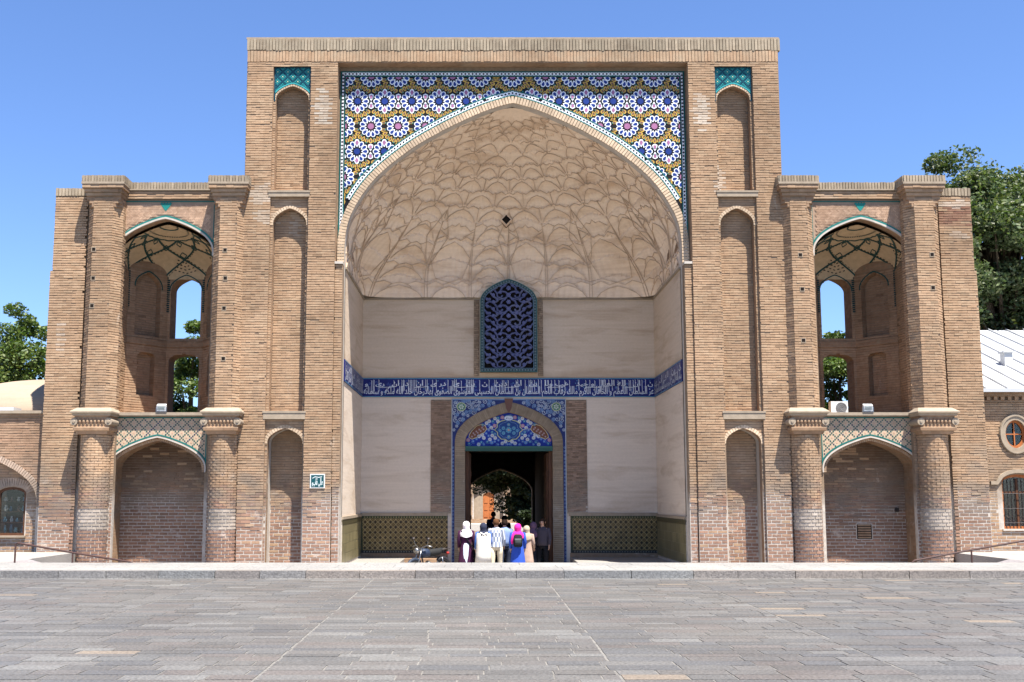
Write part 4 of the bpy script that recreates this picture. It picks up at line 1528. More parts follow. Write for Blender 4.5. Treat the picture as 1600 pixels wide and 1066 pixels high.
        for k in range(n):
            x = u0 + .08 + (w - .16) * (k + r3.uniform(-.35, .35)) / n
            if r3.random() < .35: continue
            z0_ = zb0 + r3.uniform(.12, .22); z1_ = zb1 - r3.uniform(.05, .09)
            mb.strip(F, [(x + .012, z0_), (x, (z0_ + z1_) / 2), (x + .004, z1_ - .02), (x - .014, z1_)], .0155, .040, 'tile', (.60, .62, .66))
            if r3.random() < .35: mb.strip(F, [(x + .055, z0_), (x + .05, z1_)], .0155, .040, 'tile', (.60, .62, .66))
        for k in range(int(w / 1.35)):
            x = u0 + .5 + k * 1.35 + r3.uniform(-.2, .2)
            L = r3.uniform(.4, .8)
            if x + L > u1 - .05: break
            mb.strip(F, [(x, zb0 + .315), (x + L * .6, zb0 + .325), (x + L, zb0 + .35)], .016, .041, 'tile', (.60, .62, .66))
        mb.strip(F, [(u0 + .02, zb0 + .022), (u1 - .02, zb0 + .022)], .018, .032, 'tile', (.10, .30, .42))
        mb.strip(F, [(u0 + .02, zb1 - .022), (u1 - .02, zb1 - .022)], .018, .032, 'tile', (.10, .30, .42))
        mb.build(nm, portal)
    inscription(FB, -4.79, 4.79, LOWER, UPPER, 'inscription_band')
    inscription(FLW, .60, 5.46, 'الملک لله الواحد القهار السلطان العادل الکامل', 'ان   دین   ی   لله   ن', 'inscription_band')
    inscription(FRW, -5.46, -.60, 'بسم الله الرحمن الرحیم امر باتمام هذه العمارت', 'ن   ین   لله   ان   ی', 'inscription_band')
interior()

def jali():
    """pierced glazed window of arabesques over the gate"""
    F = front(5.30)
    mb = MB()
    W_, ZB, ZS, HH = .93, 5.66, 7.90, .84
    out = opening(0, ZB, ZS, W_, HH)
    inn = opening(0, ZB + .12, ZS, W_ - .12, HH - .11)
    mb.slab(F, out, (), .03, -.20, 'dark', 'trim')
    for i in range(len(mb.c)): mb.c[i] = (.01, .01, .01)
    w = mb.build('window_recess', portal)
    mb = MB()
    mb.slab(F, out, [inn], .16, .055, 'tile', 'tile')
    for i in range(len(mb.c)): mb.c[i] = (.03, .055, .06)
    # beaded border
    line = opening(0, ZB + .065, ZS, W_ - .065, HH - .07)
    pts, tot = resample(line + [line[0]], 92)
    for p in pts[:-1]:
        flower(mb, F, p[0], p[1], .030, .163, ((.17, .23, .24), (.03, .05, .06), (.3, .33, .3)), 6)
    mb.strip(F, line and opening(0, ZB + .122, ZS, W_ - .122, HH - .13), .022, .165, 'tile', (.11, .17, .23), closed=True)
    mb.strip(F, opening(0, ZB + .01, ZS, W_ - .01, HH - .01), .02, .165, 'tile', (.04, .14, .13), closed=True)
    mb.build('window_border', portal)
    # arabesque tracery: mirrored stems with depth, blossoms at the joints
    mb = MB()
    inn2 = inn
    def okk(x, z, m=.0): return in_poly((x, z), inn2)
    CB = (.045, .05, .125); C2 = (.085, .09, .15)
    stems = []
    def S_(pts): stems.append(pts)
    for lv in range(6):
        z = ZB + .25 + lv * .46
        for s in (-1, 1):
            S_([(0, z), (s * .10, z + .10), (s * .26, z + .13), (s * .38, z + .05), (s * .36, z - .07), (s * .25, z - .09), (s * .2, z - .01)])
            S_([(0, z), (s * .12, z - .11), (s * .30, z - .14), (s * .50, z - .06), (s * .60, z + .08), (s * .78, z + .12)])
            S_([(s * .38, z + .05), (s * .48, z + .19), (s * .62, z + .25), (s * .74, z + .17), (s * .70, z + .05), (s * .6, z + .08)])
            S_([(s * .26, z + .13), (s * .22, z + .25), (s * .10, z + .34), (0, z + .46)])
            S_([(s * .48, z + .19), (s * .36, z + .27), (s * .30, z + .37)])
            S_([(s * .62, z + .25), (s * .72, z + .34), (s * .80, z + .44)])
    for L in stems:
        sm = [p for p in L if okk(*p)]
        L2 = []
        for a, b in zip(L, L[1:]):
            for k in range(3):
                p = (a[0] + (b[0] - a[0]) * k / 3, a[1] + (b[1] - a[1]) * k / 3)
                L2.append(p)
        L2.append(L[-1])
        L2 = [p for p in L2 if okk(*p)]
        if len(L2) > 1: mb.strip(F, L2, rnd.uniform(.05, .075), .125, 'tile', CB if rnd.random() < .6 else C2, .06)
        if len(L2) > 1: mb.strip(F, L2, .014, .128, 'tile', (.15, .16, .26))
    for lv in range(13):
        z = ZB + .25 + lv * .23
        for (x, r) in ((0, .085), (.27, .062), (.50, .068), (.70, .058), (.13, .05), (.38, .05), (.62, .05)):
            if (x in (.13, .38, .62)) and lv % 2 == 0: continue
            if x == .27 and lv % 3 == 0: continue
            for s in ((-1, 1) if x else (1,)):
                zz = z + (.0 if x in (0, .50) else .09)
                if not okk(s * x, zz) : continue
                pet = [(s * x + math.cos(t * math.pi / 5) * r * (1 if t % 2 else .72), zz + math.sin(t * math.pi / 5) * r * (1 if t % 2 else .72)) for t in range(10)]
                mb.relief(F, pet, .06, .132, 'tile', CB)
                flower(mb, F, s * x, zz, r * .85, .135, ((.12, .13, .27), (.035, .04, .13), (.34, .38, .5)), 6)
    mb.build('window_tracery', portal)
jali()

def passage():
    # tunnel through the gatehouse and the inner arch on the garden side
    mb = MB()
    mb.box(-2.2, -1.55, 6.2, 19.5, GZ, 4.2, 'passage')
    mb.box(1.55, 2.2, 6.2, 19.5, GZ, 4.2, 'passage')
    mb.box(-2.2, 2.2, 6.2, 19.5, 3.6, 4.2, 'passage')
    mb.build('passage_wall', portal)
    F = front(19.5)
    mb = MB()
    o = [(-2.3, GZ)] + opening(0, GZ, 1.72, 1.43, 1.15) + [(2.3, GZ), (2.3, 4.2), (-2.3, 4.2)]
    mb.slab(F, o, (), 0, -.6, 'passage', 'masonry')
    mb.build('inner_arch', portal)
    mb = MB(); mb.strip(F, opening(0, GZ, 1.72, 1.46, 1.18), .05, .03, 'trim', (.5, .5, .5), 0)
    mb.build('inner_arch_trim', portal)
    mb = MB()
    mb.box(-2.2, 2.2, 5.5, 20, GZ + .04, GZ + .07, 'paving', (.2, .18, .16))
    mb.build('passage_floor', portal)
passage()

# ================================================================== SIDE PAVILIONS
def pavilion(s):
    side = 'left' if s < 0 else 'right'
    t = thing('side_pavilion', ('two-storey brick pavilion left of the great arch, without air conditioner in its loggia' if s < 0 else
                                'two-storey brick pavilion right of the great arch, with an air conditioner in its loggia'),
              'pavilion', (s * 9.91, 0, GZ), 'brick pavilions flanking the great arch')
    xc = s * 9.91
    FR = front(.30); FP = front(.20)
    def X(a, b): return tuple(sorted((s * a, s * b)))
    upper = opening(xc, 3.96, 8.42, 1.36, 1.08)
    lower = opening(xc, GZ + .003, 2.30, 1.33, .96)
    # ---- masses
    mb = MB()
    x0, x1 = X(7.66, 12.25)
    mb.slab(FR, rect(x0, x1, 3.90, 10.06), [upper], 0, -.32)
    mb.slab(FR, [(x0, GZ), (x0, 3.898), (x1, 3.898), (x1, GZ)], [[(p[0], max(p[1], GZ + .003)) for p in lower]], 0, -1.15)
    mb.slab(front(1.45), rect(x0, x1, GZ, 3.86), (), -.003, -.25)
    mb.box(*X(7.66, 12.25), .62, 3.6, 3.70, 3.899, 'masonry')
    mb.box(*X(7.66, 12.25), .62, 3.6, 9.75, 10.06, 'masonry')
    mb.build('wall', t)
    # outer pier with a small step
    mb = MB()
    a, b = X(12.22, 13.03)
    mb.box(a, b, .20, 3.6, 7.97, 10.36, 'mortar')
    a, b = X(12.22, 13.09)
    mb.box(a, b, .20, 3.6, GZ, 7.97, 'mortar')
    mb.build('pier', t)
    P = Pieces()
    lay(P, FP, rect(*X(12.1, 13.03), 7.97, 10.14), (), 0, .016)
    lay(P, FP, rect(*X(12.1, 13.09), GZ, 7.97), (), 0, .016)
    a, b = X(12.12, 13.04)
    x = a
    while x < b - .04:
        P.add((x + .045, .21, 10.25), (.074, 0, 0), (0, .09, 0), (0, 0, .22), sh((.33, .27, .195), .8, 1.1), 6); x += .092
    # sides of the pier seen from an angle
    xs = 13.03 * s
    lay(P, Frame((xs, 0, 0), (0, 1, 0), (s, 0, 0)), rect(.22, 1.0, 8.0, 10.3), (), 0, .012)
    # ---- interior facets
    IN = 1.42
    pts = [(-IN, .62), (-IN, 1.6), (-.55, 2.7), (.55, 2.7), (IN, 1.6), (IN, .62)]
    wl = MB(); band = MB(); niche_bricks = []
    for k in range(5):
        a, b = pts[k], pts[k + 1]
        A = Vector((xc + a[0], a[1], 0)); B = Vector((xc + b[0], b[1], 0))
        U = (B - A).normalized(); L = (B - A).length
        N = Vector((U.y, -U.x, 0))
        if N.y > 0 and k != 0 and k != 4: N = -N
        c = Vector((xc, 1.2, 0))
        if (c - A).dot(N) < 0: N = -N
        F = Frame(A, U, N)
        if k in (0, 4):
            wl.slab(F, rect(0, L, 3.9, 9.7), (), 0, -.25)
            lay(P, F, rect(0.02, L, 3.96, 8.3), (), 0, .012)
            continue
        hw = .46 if k == 2 else .44
        m = L / 2
        up = opening(m, 6.40, 7.85, hw, .47); lo = opening(m, 3.98, 5.72, hw, .21, True)
        if k != 2: lo = opening(m, 4.62, 5.78, .30, .13, True)
        d1 = -.62 if k == 2 else -.22
        wl.slab(F, rect(0, L, 3.9, 9.7), [up, lo], 0, d1, 'masonry', 'masonry')
        lay(P, F, rect(.0, L, 3.96, 8.35), [up, lo], 0, .012, tint=lambda z, q=0: btint(z + 2, .15))
        if k != 2:
            wl.slab(F, rect(-.1, L + .1, 3.9, 9.7), (), -.221, -.4, 'mortar')
            lay(P, F, [(p[0] + (m - p[0]) * .02, p[1]) for p in up], (), -.221, .012, tint=lambda z, q=0: btint(z + 2, .3))
            lay(P, F, [(p[0] + (m - p[0]) * .02, p[1]) for p in lo], (), -.221, .012, tint=lambda z, q=0: btint(z + 2, .3))
        # storey band
        band.slab(F, rect(-.02, L + .02, 6.12, 6.30), (), .05, 0, 'masonry')
        # teal lines round the arches
        al = [p for p in offset(arch(m, 7.85, hw, .47), .035)]
        band.strip(F, al, .035, .022, 'tile', (.02, .075, .07), 0)
        for uu in (0.03, L - .03):
            z = 7.2
            while z < 8.25:
                band.relief(F, rect(uu - .022, uu + .022, z, z + .04), 0, .024, 'tile', (.02, .055, .055)); z += .065
    wl.build('loggia_wall', t)
    band.build('loggia_band', t)
    # ---- loggia vault
    pt, nrm = dome_fn(1.44, 2.1, 1.18, 8.22, .58, xc, (2.2, 2.5, 5.0))
    nu, nv = 60, 26
    uu, vv = np.meshgrid(np.linspace(0, 1, nu), np.linspace(0, .99, nv))
    V = pt(uu, vv).reshape(-1, 3)
    idx = np.arange(nu * nv).reshape(nv, nu)
    Fq = np.stack([idx[:-1, :-1], idx[:-1, 1:], idx[1:, 1:], idx[1:, :-1]], -1).reshape(-1, 4)
    mb = MB(); mb.mesh(V.tolist(), [tuple(int(i) for i in f) for f in Fq], 'tile', (.56, .42, .26))
    vz = mb
    vz.m = ['cloth'] * len(vz.m)
    vz.build('loggia_vault', t, smooth=True)
    mb = MB()
    def vline(L, w=.045, col=(.022, .07, .065), dash=0):
        P2 = []
        for a, b in zip(L, L[1:]):
            n = max(2, int(math.hypot((b[0] - a[0]) * 5, (b[1] - a[1]) * 2.2) / .05))
            for k in range(n): P2.append((a[0] + (b[0] - a[0]) * k / n, a[1] + (b[1] - a[1]) * k / n))
        P2.append(L[-1])
        u = np.clip([p[0] for p in P2], 0, 1); v = np.clip([p[1] for p in P2], 0, .985)
        c = pt(u, v); n_ = nrm(u, v)
        for i in range(len(P2) - 1):
            if dash and i % 2: continue
            tt = c[i + 1] - c[i]; l = np.linalg.norm(tt) or 1
            sd = np.cross(tt / l, n_[i]) * w / 2
            o = n_[i] * .018; o2 = n_[i + 1] * .018
            mb.face([c[i] - sd + o, c[i] + sd + o, c[i + 1] + sd + o2, c[i + 1] - sd + o2], 'tile', col)
            mb.face([c[i] - sd + o, c[i + 1] - sd + o2, c[i + 1] - sd, c[i] - sd], 'tile', col)
            mb.face([c[i] + sd + o, c[i + 1] + sd + o2, c[i + 1] + sd, c[i] + sd], 'tile', col)
    n6 = 5
    for i in range(-1, n6 + 2):
        for sg in (-1, 1):
            u0 = i / n6
            cur = [(u0 + sg * (k / 8) ** 1.5 * .30, k / 8 * .68) for k in range(9)]
            cur = [p for p in cur if -.02 <= p[0] <= 1.02]
            if len(cur) > 1:
                vline(cur, .05); 
                vline([(p[0] + .012, p[1]) for p in cur], .016, (.10, .07, .04), 1)
        for a in (.40, .52, .60):
            uu0 = (i + .5) / n6 + (0 if a != .52 else .1)
            if 0 < uu0 < 1:
                vline([(uu0, a - .05), (uu0 + .02, a), (uu0, a + .05), (uu0 - .02, a), (uu0, a - .05)], .022)
        # dotted chevrons in the cells
        for q in range(5):
            v0 = .10 + q * .055
            hw_ = .055 - q * .006
            uu0 = (i + .5) / n6
            if i == (3 if s < 0 else 1) or i == 2 or i in (0, 4):
                if 0 < uu0 < 1: vline([(uu0 - hw_, v0 + .06), (uu0, v0), (uu0 + hw_, v0 + .06)], .028, (.03, .03, .025), 1)
    for v0 in (.66, .74, .88):
        vline([(k / 24, v0 + (.012 if (k % 2 and v0 < .7) else 0)) for k in range(25)], .035, dash=0 if v0 != .74 else 1)
    mb.build('vault_tilework', t)
    # ---- lower recess
    F = front(1.447)
    nh = []
    if s > 0: nh = [rect(xc - .10, xc + .35, .42, .86)]
    lay(P, F, opening(xc, GZ, 2.30, 1.34, .96), nh, 0, .012, tint=lambda z, q=0: tuple(c_ * (1 if z < 1.7 else max(.45, 1 - (z - 1.7) * .55)) for c_ in btint(z, .6)), zone_red=.6)  # bricks darken upward: soot, with the arch's shade painted in as well
    if s > 0:
        mb = MB(); mb.box(xc - .10, xc + .35, 1.44, 1.45, .42, .86, 'dark'); mb.strip(F, rect(xc - .10, xc + .35, .42, .86), .03, .012, 'mortar', (.5,) * 3, 0, closed=True)
        k = .45
        while k < .82:
            mb.box(xc - .06, xc + .31, 1.43, 1.439, k, k + .045, 'masonry'); k += .07
        mb.build('blocked_hatch', t)
        mb = MB(); mb.box(xc + 1.02, xc + 1.13, 1.40, 1.448, 1.20, 1.31, 'metal'); mb.build('dark_hole_block', t)  # dark block standing in for a small square hole
    # ---- spandrels
    mb = MB()
    la = offset(arch(xc, 2.30, 1.33, .96), .05)
    inn = [p for p in la if abs(p[0] - xc) < 1.36]
    poly = [(xc - 1.375, 2.30), (xc - 1.375, 3.84), (xc + 1.375, 3.84), (xc + 1.375, 2.30)] + list(reversed(inn))
    mb.slab(FR, poly, (), .012, 0, 'tile', 'tile')
    for i in range(len(mb.c)): mb.c[i] = (.46, .35, .245)
    mb.m = ['cloth'] * len(mb.m)
    q = .0445
    nc = [(xc - 1.33, 0)] + arch(xc, 2.30, 1.33, .96) + [(xc + 1.33, 0)]
    def okp(x, z, m): return not in_poly((x, z), nc) and dist_poly((x, z), la) > m and abs(x - xc) < 1.33 and z < 3.79
    for i in range(-34, 35):
        for j in range(0, 36):
            x = xc + i * q; z = 2.32 + j * q
            if not okp(x, z, .05): continue
            if (i + j) % 6 == 0 or (i - j) % 6 == 0:
                mb.relief(FR, rect(x - q * .42, x + q * .42, z - q * .42, z + q * .42), .012, .018, 'tile', (.022, .085, .075) if (i * 7 + j * 3) % 5 else (.02, .04, .08))
            elif (i + j) % 6 == 3 and (i - j) % 6 == 3:
                mb.relief(FR, rect(x - q * .5, x + q * .5, z - q * .5, z + q * .5), .012, .016, 'cloth', (.48, .30, .21))
    mb.strip(FR, [(xc - 1.35, 2.32), (xc - 1.35, 3.815), (xc + 1.35, 3.815), (xc + 1.35, 2.32)], .035, .022, 'tile', DTEAL, 0)
    ln = [p for p in offset(arch(xc, 2.30, 1.33, .96), .075) if abs(p[0] - xc) < 1.36]
    mb.strip(FR, ln, .04, .024, 'tile', DTEAL, 0)
    mb.build('lattice_spandrel', t)
    mb = MB()
    mb.strip(FR, offset(arch(xc, 2.30, 1.33, .96), .02), .04, .045, 'white_trim', (.6,) * 3, -.02)
    mb.build('arch_moulding', t); mb = MB()
    mb.strip(FR, offset(arch(xc, 8.42, 1.36, 1.08), .02), .05, .045, 'white_trim', (.6,) * 3, -.02)
    mb.build('arch_moulding', t)
    V2 = Pieces()
    voussoirs(V2, front(.345), arch(xc, 2.30, 1.31, .95), .075, .06, -.01, .0, lambda: btint(5), -.075)
    V2.build('voussoir', t, 'brick', 120, .02)
    # upper spandrel: pink herringbone
    mb = MB()
    ua = offset(arch(xc, 8.42, 1.36, 1.08), .04)
    inn = [p for p in ua if abs(p[0] - xc) < 1.385]
    poly = [(xc - 1.395, 8.42), (xc - 1.395, 10.04), (xc + 1.395, 10.04), (xc + 1.395, 8.42)] + list(reversed(inn))
    mb.slab(FR, poly, (), .008, 0, 'cloth', 'cloth')
    for i in range(len(mb.c)): mb.c[i] = (.34, .24, .17)
    mb.strip(FR, [(xc - 1.38, 8.42), (xc - 1.38, 10.0), (xc + 1.38, 10.0), (xc + 1.38, 8.42)], .035, .026, 'tile', DTEAL, 0)
    mb.strip(FR, [p for p in offset(arch(xc, 8.42, 1.36, 1.08), .075) if abs(p[0] - xc) < 1.385], .045, .028, 'tile', (.02, .17, .15), 0)
    for (dx, dz) in ((-.12, 0), (-.04, 0), (.04, 0), (.12, 0), (-.08, -.055), (0, -.055), (.08, -.055), (-.04, -.11), (.04, -.11), (0, -.165)):
        mb.relief(FR, rot(rect(-.034, .034, -.034, .034), math.pi / 4, (xc + dx, 9.93 + dz)), .008, .03, 'tile', (.02, .20, .17))
    hb = mb.build('herringbone_spandrel', t)
    H = Pieces()
    nc2 = [(xc - 1.36, 0)] + arch(xc, 8.42, 1.36, 1.08) + [(xc + 1.36, 0)]
    bw, bh = .165, .062
    for i in range(-26, 27):
        for j in range(0, 24):
            x = xc + i * bh * 1.41 * .62 * 1.0; z = 8.42 + j * bw * .71 * .62
            ang = math.pi / 4 if j % 2 else -math.pi / 4
            if not (abs(x - xc) < 1.29 and z < 9.93 and not in_poly((x, z), nc2) and dist_poly((x, z), ua) > .10): continue
            U = Vector((math.cos(ang), 0, math.sin(ang))); W_ = Vector((-math.sin(ang), 0, math.cos(ang)))
            k = rnd.uniform(.85, 1.12)
            H.add(FR(x, z, .013 + rnd.uniform(-.002, .002)), U * bw * .60, (0, .018, 0), W_ * bh * .56, tuple(a * k for a in rnd.choice(((.40, .27, .185), (.43, .295, .205), (.37, .245, .165)))), i % 2)
    H.build('brick', hb, 'brick', 150, .02)
    # ---- ledge between storeys and parapet
    mb = MB()
    mb.slab(FR, rect(xc - 1.5, xc + 1.5, 3.87, 3.955), (), .16, -.3, 'trim', 'trim')
    mb.slab(FR, rect(xc - 1.5, xc + 1.5, 3.845, 3.87), (), .10, 0, 'trim', 'trim')
    mb.build('storey_ledge', t)
    mb = MB()
    a, b = X(8.0, 12.2)
    mb.box(a, b, .22, 3.6, 10.06, 10.30, 'mortar')
    mb.box(a, b, .16, 3.6, 10.302, 10.335, 'trim')
    mb.box(a, b, .21, .52, 10.337, 10.50, 'mortar')
    mb.build('parapet', t)
    lay(P, front(.22), rect(xc - 1.42, xc + 1.42, 10.06, 10.30), (), 0, .016)
    x = xc - 1.42
    C = Pieces()
    while x < xc + 1.40:
        C.add((x + .04, .22, 10.435), (.066, 0, 0), (0, .10, 0), (0, 0, .20), sh((.33, .27, .195), .75, 1.1), 6); x += .083
    # ---- pilasters, columns
    for ax in (11.52, 8.0):
        px = s * ax
        w = .47 if ax > 9 else .44
        plan = [(-w, .30), (-w, .06), (-w + .21, -.20), (w - .21, -.20), (w, .06), (w, .30)]
        mb = MB()
        for k in range(5):
            a, b = plan[k], plan[k + 1]
            A = Vector((px + a[0], a[1], 0)); B = Vector((px + b[0], b[1], 0))
            U = (B - A).normalized(); L = (B - A).length
            N = Vector((U.y, -U.x, 0))
            F = Frame(A, U, N)
            mb.slab(F, rect(0, L, 3.9, 10.1), (), 0, -.08)
            hs = []
            lay(P, F, rect(-.011, L + .011, 4.03, 9.98 if k != 2 else 10.0), (), 0, .014, L=.23)
        mb.build('pilaster', t)
        # corbelled head, stepping out to a square
        mb = MB()
        for k, (z0, z1, hw) in enumerate(((9.72, 9.82, .0), (9.82, 9.92, .0), (9.92, 10.02, .0), (10.02, 10.12, w + .02), (10.12, 10.22, w + .06), (10.22, 10.34, w + .11))):
            if hw == 0:
                e = k + 1
                for sg in (-1, 1):
                    q0 = w - .21 + .07 * e
                    A = [(px + sg * (w - .21 - .02), -.205 - .004 * k), (px + sg * min(w, q0), -.205 - .004 * k), (px + sg * w, .06 - .075 * e), (px + sg * w, .1)]
                    base = [(p[0], p[1], z0) for p in A]; top = [(p[0], p[1], z1 + .001) for p in A]
                    n = len(A)
                    for i in range(n - 1): mb.face([base[i], base[i + 1], top[i + 1], top[i]], 'masonry')
                    mb.face(base, 'masonry'); mb.face(top, 'masonry')
            else:
                mb.box(px - hw, px + hw, -.20 - (hw - w) - .02, .5, z0, z1, 'masonry')
        mb.box(px - w - .13, px + w + .13, -.36, .6, 10.34, 10.40, 'trim')
        mb.box(px - w - .10, px + w + .10, -.32, .6, 10.40, 10.58, 'mortar')
        mb.build('pilaster_head', t)
        x = px - w - .11
        while x < px + w + .08:
            C.add((x + .04, -.325, 10.49), (.066, 0, 0), (0, .06, 0), (0, 0, .185), sh((.33, .27, .195), .75, 1.1), 6); x += .083
        for sg in (-1, 1):
            y = -.33
            while y < .5:
                C.add((px + sg * (w + .105), y + .04, 10.49), (.06, 0, 0), (0, .066, 0), (0, 0, .185), sh((.33, .27, .195), .75, 1.1), 6); y += .083
        for k, z in enumerate((10.07, 10.17, 10.28)):
            hw = w + (.02, .06, .11)[k]
            FF = front(-.22 - (hw - w))
            lay(P, FF, rect(px - hw, px + hw, z - .05, z + .05), (), 0, .010, L=.24, ch=.10)
        # engaged column below
        r = .385 if ax > 9 else .37
        mb = MB()
        mb.loft([(px, .04, z, r, r) for z in (GZ, 1.0, 2.2, 3.34)], 'mortar', (.5,) * 3, 24)
        mb.box(px - r - .09, px + r + .09, .13, .31, GZ, 3.6, 'mortar')
        mb.build('column', t)
        z = GZ - .03; row = 0
        while z < 3.25:
            st_ = .0925 if z < 1.25 else .0715
            z += st_; row += 1
            nb = 6
            o = (row % 2) * .5
            for k in range(-1, nb + 1):
                a0 = math.pi + (k + o + .5) * math.pi / nb
                if not (math.pi * .97 < a0 < math.pi * 2.03): continue
                c = Vector((px + math.cos(a0) * r, .04 + math.sin(a0) * r, z))
                tdir = Vector((-math.sin(a0), math.cos(a0), 0)); rd = Vector((math.cos(a0), math.sin(a0), 0))
                P.add(c, tdir * (r * math.pi / nb - (.004 if z > 1.25 else .018)), rd * (.026 + rnd.uniform(-.01, .008)), (0, 0, .056 if z > 1.25 else .062), btint(z) if z > 1.3 or z < .75 else sh((.42, .36, .30), .8, 1.1), 3)
        for sg in (-1, 1):
            FF = front(.13); a, b = sorted((px + sg * (r + .005), px + sg * (r + .09)))
            lay(P, FF, rect(a, b, GZ, 3.4), (), 0, .012, L=.2)
        # capital: neck, block, cushion scrolls, flared abacus
        mb = MB()
        n4 = 4
        def sq(z, h, yf): return [(px - h, yf, z), (px + h, yf, z), (px + h, .31, z), (px - h, .31, z)]
        rings = [(3.32, r + .03, -.36), (3.40, r + .05, -.39), (3.42, r + .10, -.43), (3.50, r + .11, -.44), (3.52, r + .075, -.41), (3.80, r + .075, -.41),
                 (3.82, r + .12, -.45), (3.87, r + .14, -.47), (3.90, r + .185, -.52), (3.935, r + .185, -.52), (4.05, r + .075, -.27)]
        for i in range(len(rings) - 1):
            A = sq(*[rings[i][j] for j in (0, 1, 2)]); B = sq(*[rings[i + 1][j] for j in (0, 1, 2)])
            for k in range(4):
                mb.face([A[k], A[(k + 1) % 4], B[(k + 1) % 4], B[k]], 'trim' if i >= 6 else 'masonry')
        mb.face(sq(*rings[-1]), 'trim'); mb.face(sq(*rings[0]), 'masonry')
        cap = mb.build('capital', t)
        for sg in (-1, 1):
            mb = MB()
            cx = px + sg * (r + .085)
            mb.tube([(cx, -.45, 3.66), (cx, .25, 3.66)], [.10, .075], 'trim', (.5,) * 3, 14)
            mb.tube([(cx, -.47, 3.66), (cx, -.44, 3.66)], [.035, .05], 'trim', (.5,) * 3, 10)
            mb.build('scroll', cap, smooth=False)
        mb = MB()
        for k in range(7):
            xx = px - r * .8 + k * r * 1.6 / 6
            mb.tube([(xx, -.41, 3.57), (xx, -.425, 3.66), (xx, -.41, 3.75)], [.02, .04, .02], 'masonry', (.5,) * 3, 8)
        mb.build('carved_frieze', cap)
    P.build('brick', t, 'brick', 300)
    C.build('coping_brick', t, 'brick', 150, .04)
    # small square scaffold holes in the pilasters
    hs = [(-11.74, 8.49), (-11.72, 7.67), (-11.72, 6.89), (-8.07, 8.47), (-8.04, 7.67), (-8.05, 6.82), (-8.03, 5.41)] if s < 0 else \
         [(8.0, 8.33), (8.02, 7.36), (8.0, 5.92), (11.68, 8.34), (11.66, 7.4)]
    for (x, z) in hs:
        mb = MB()
        F = front(-.2185)
        h = .045
        mb.relief(F, rect(x - h, x + h, z - h, z + h), 0, .003, 'dark', (.01,) * 3)
        mb.strip(F, rect(x - h - .012, x + h + .012, z - h - .012, z + h + .012), .022, .008, 'trim', (.4,) * 3, -.02, closed=True)
        mb.build('scaffold_hole', t)
    return t
pavilion(-1)
pavilion(1)

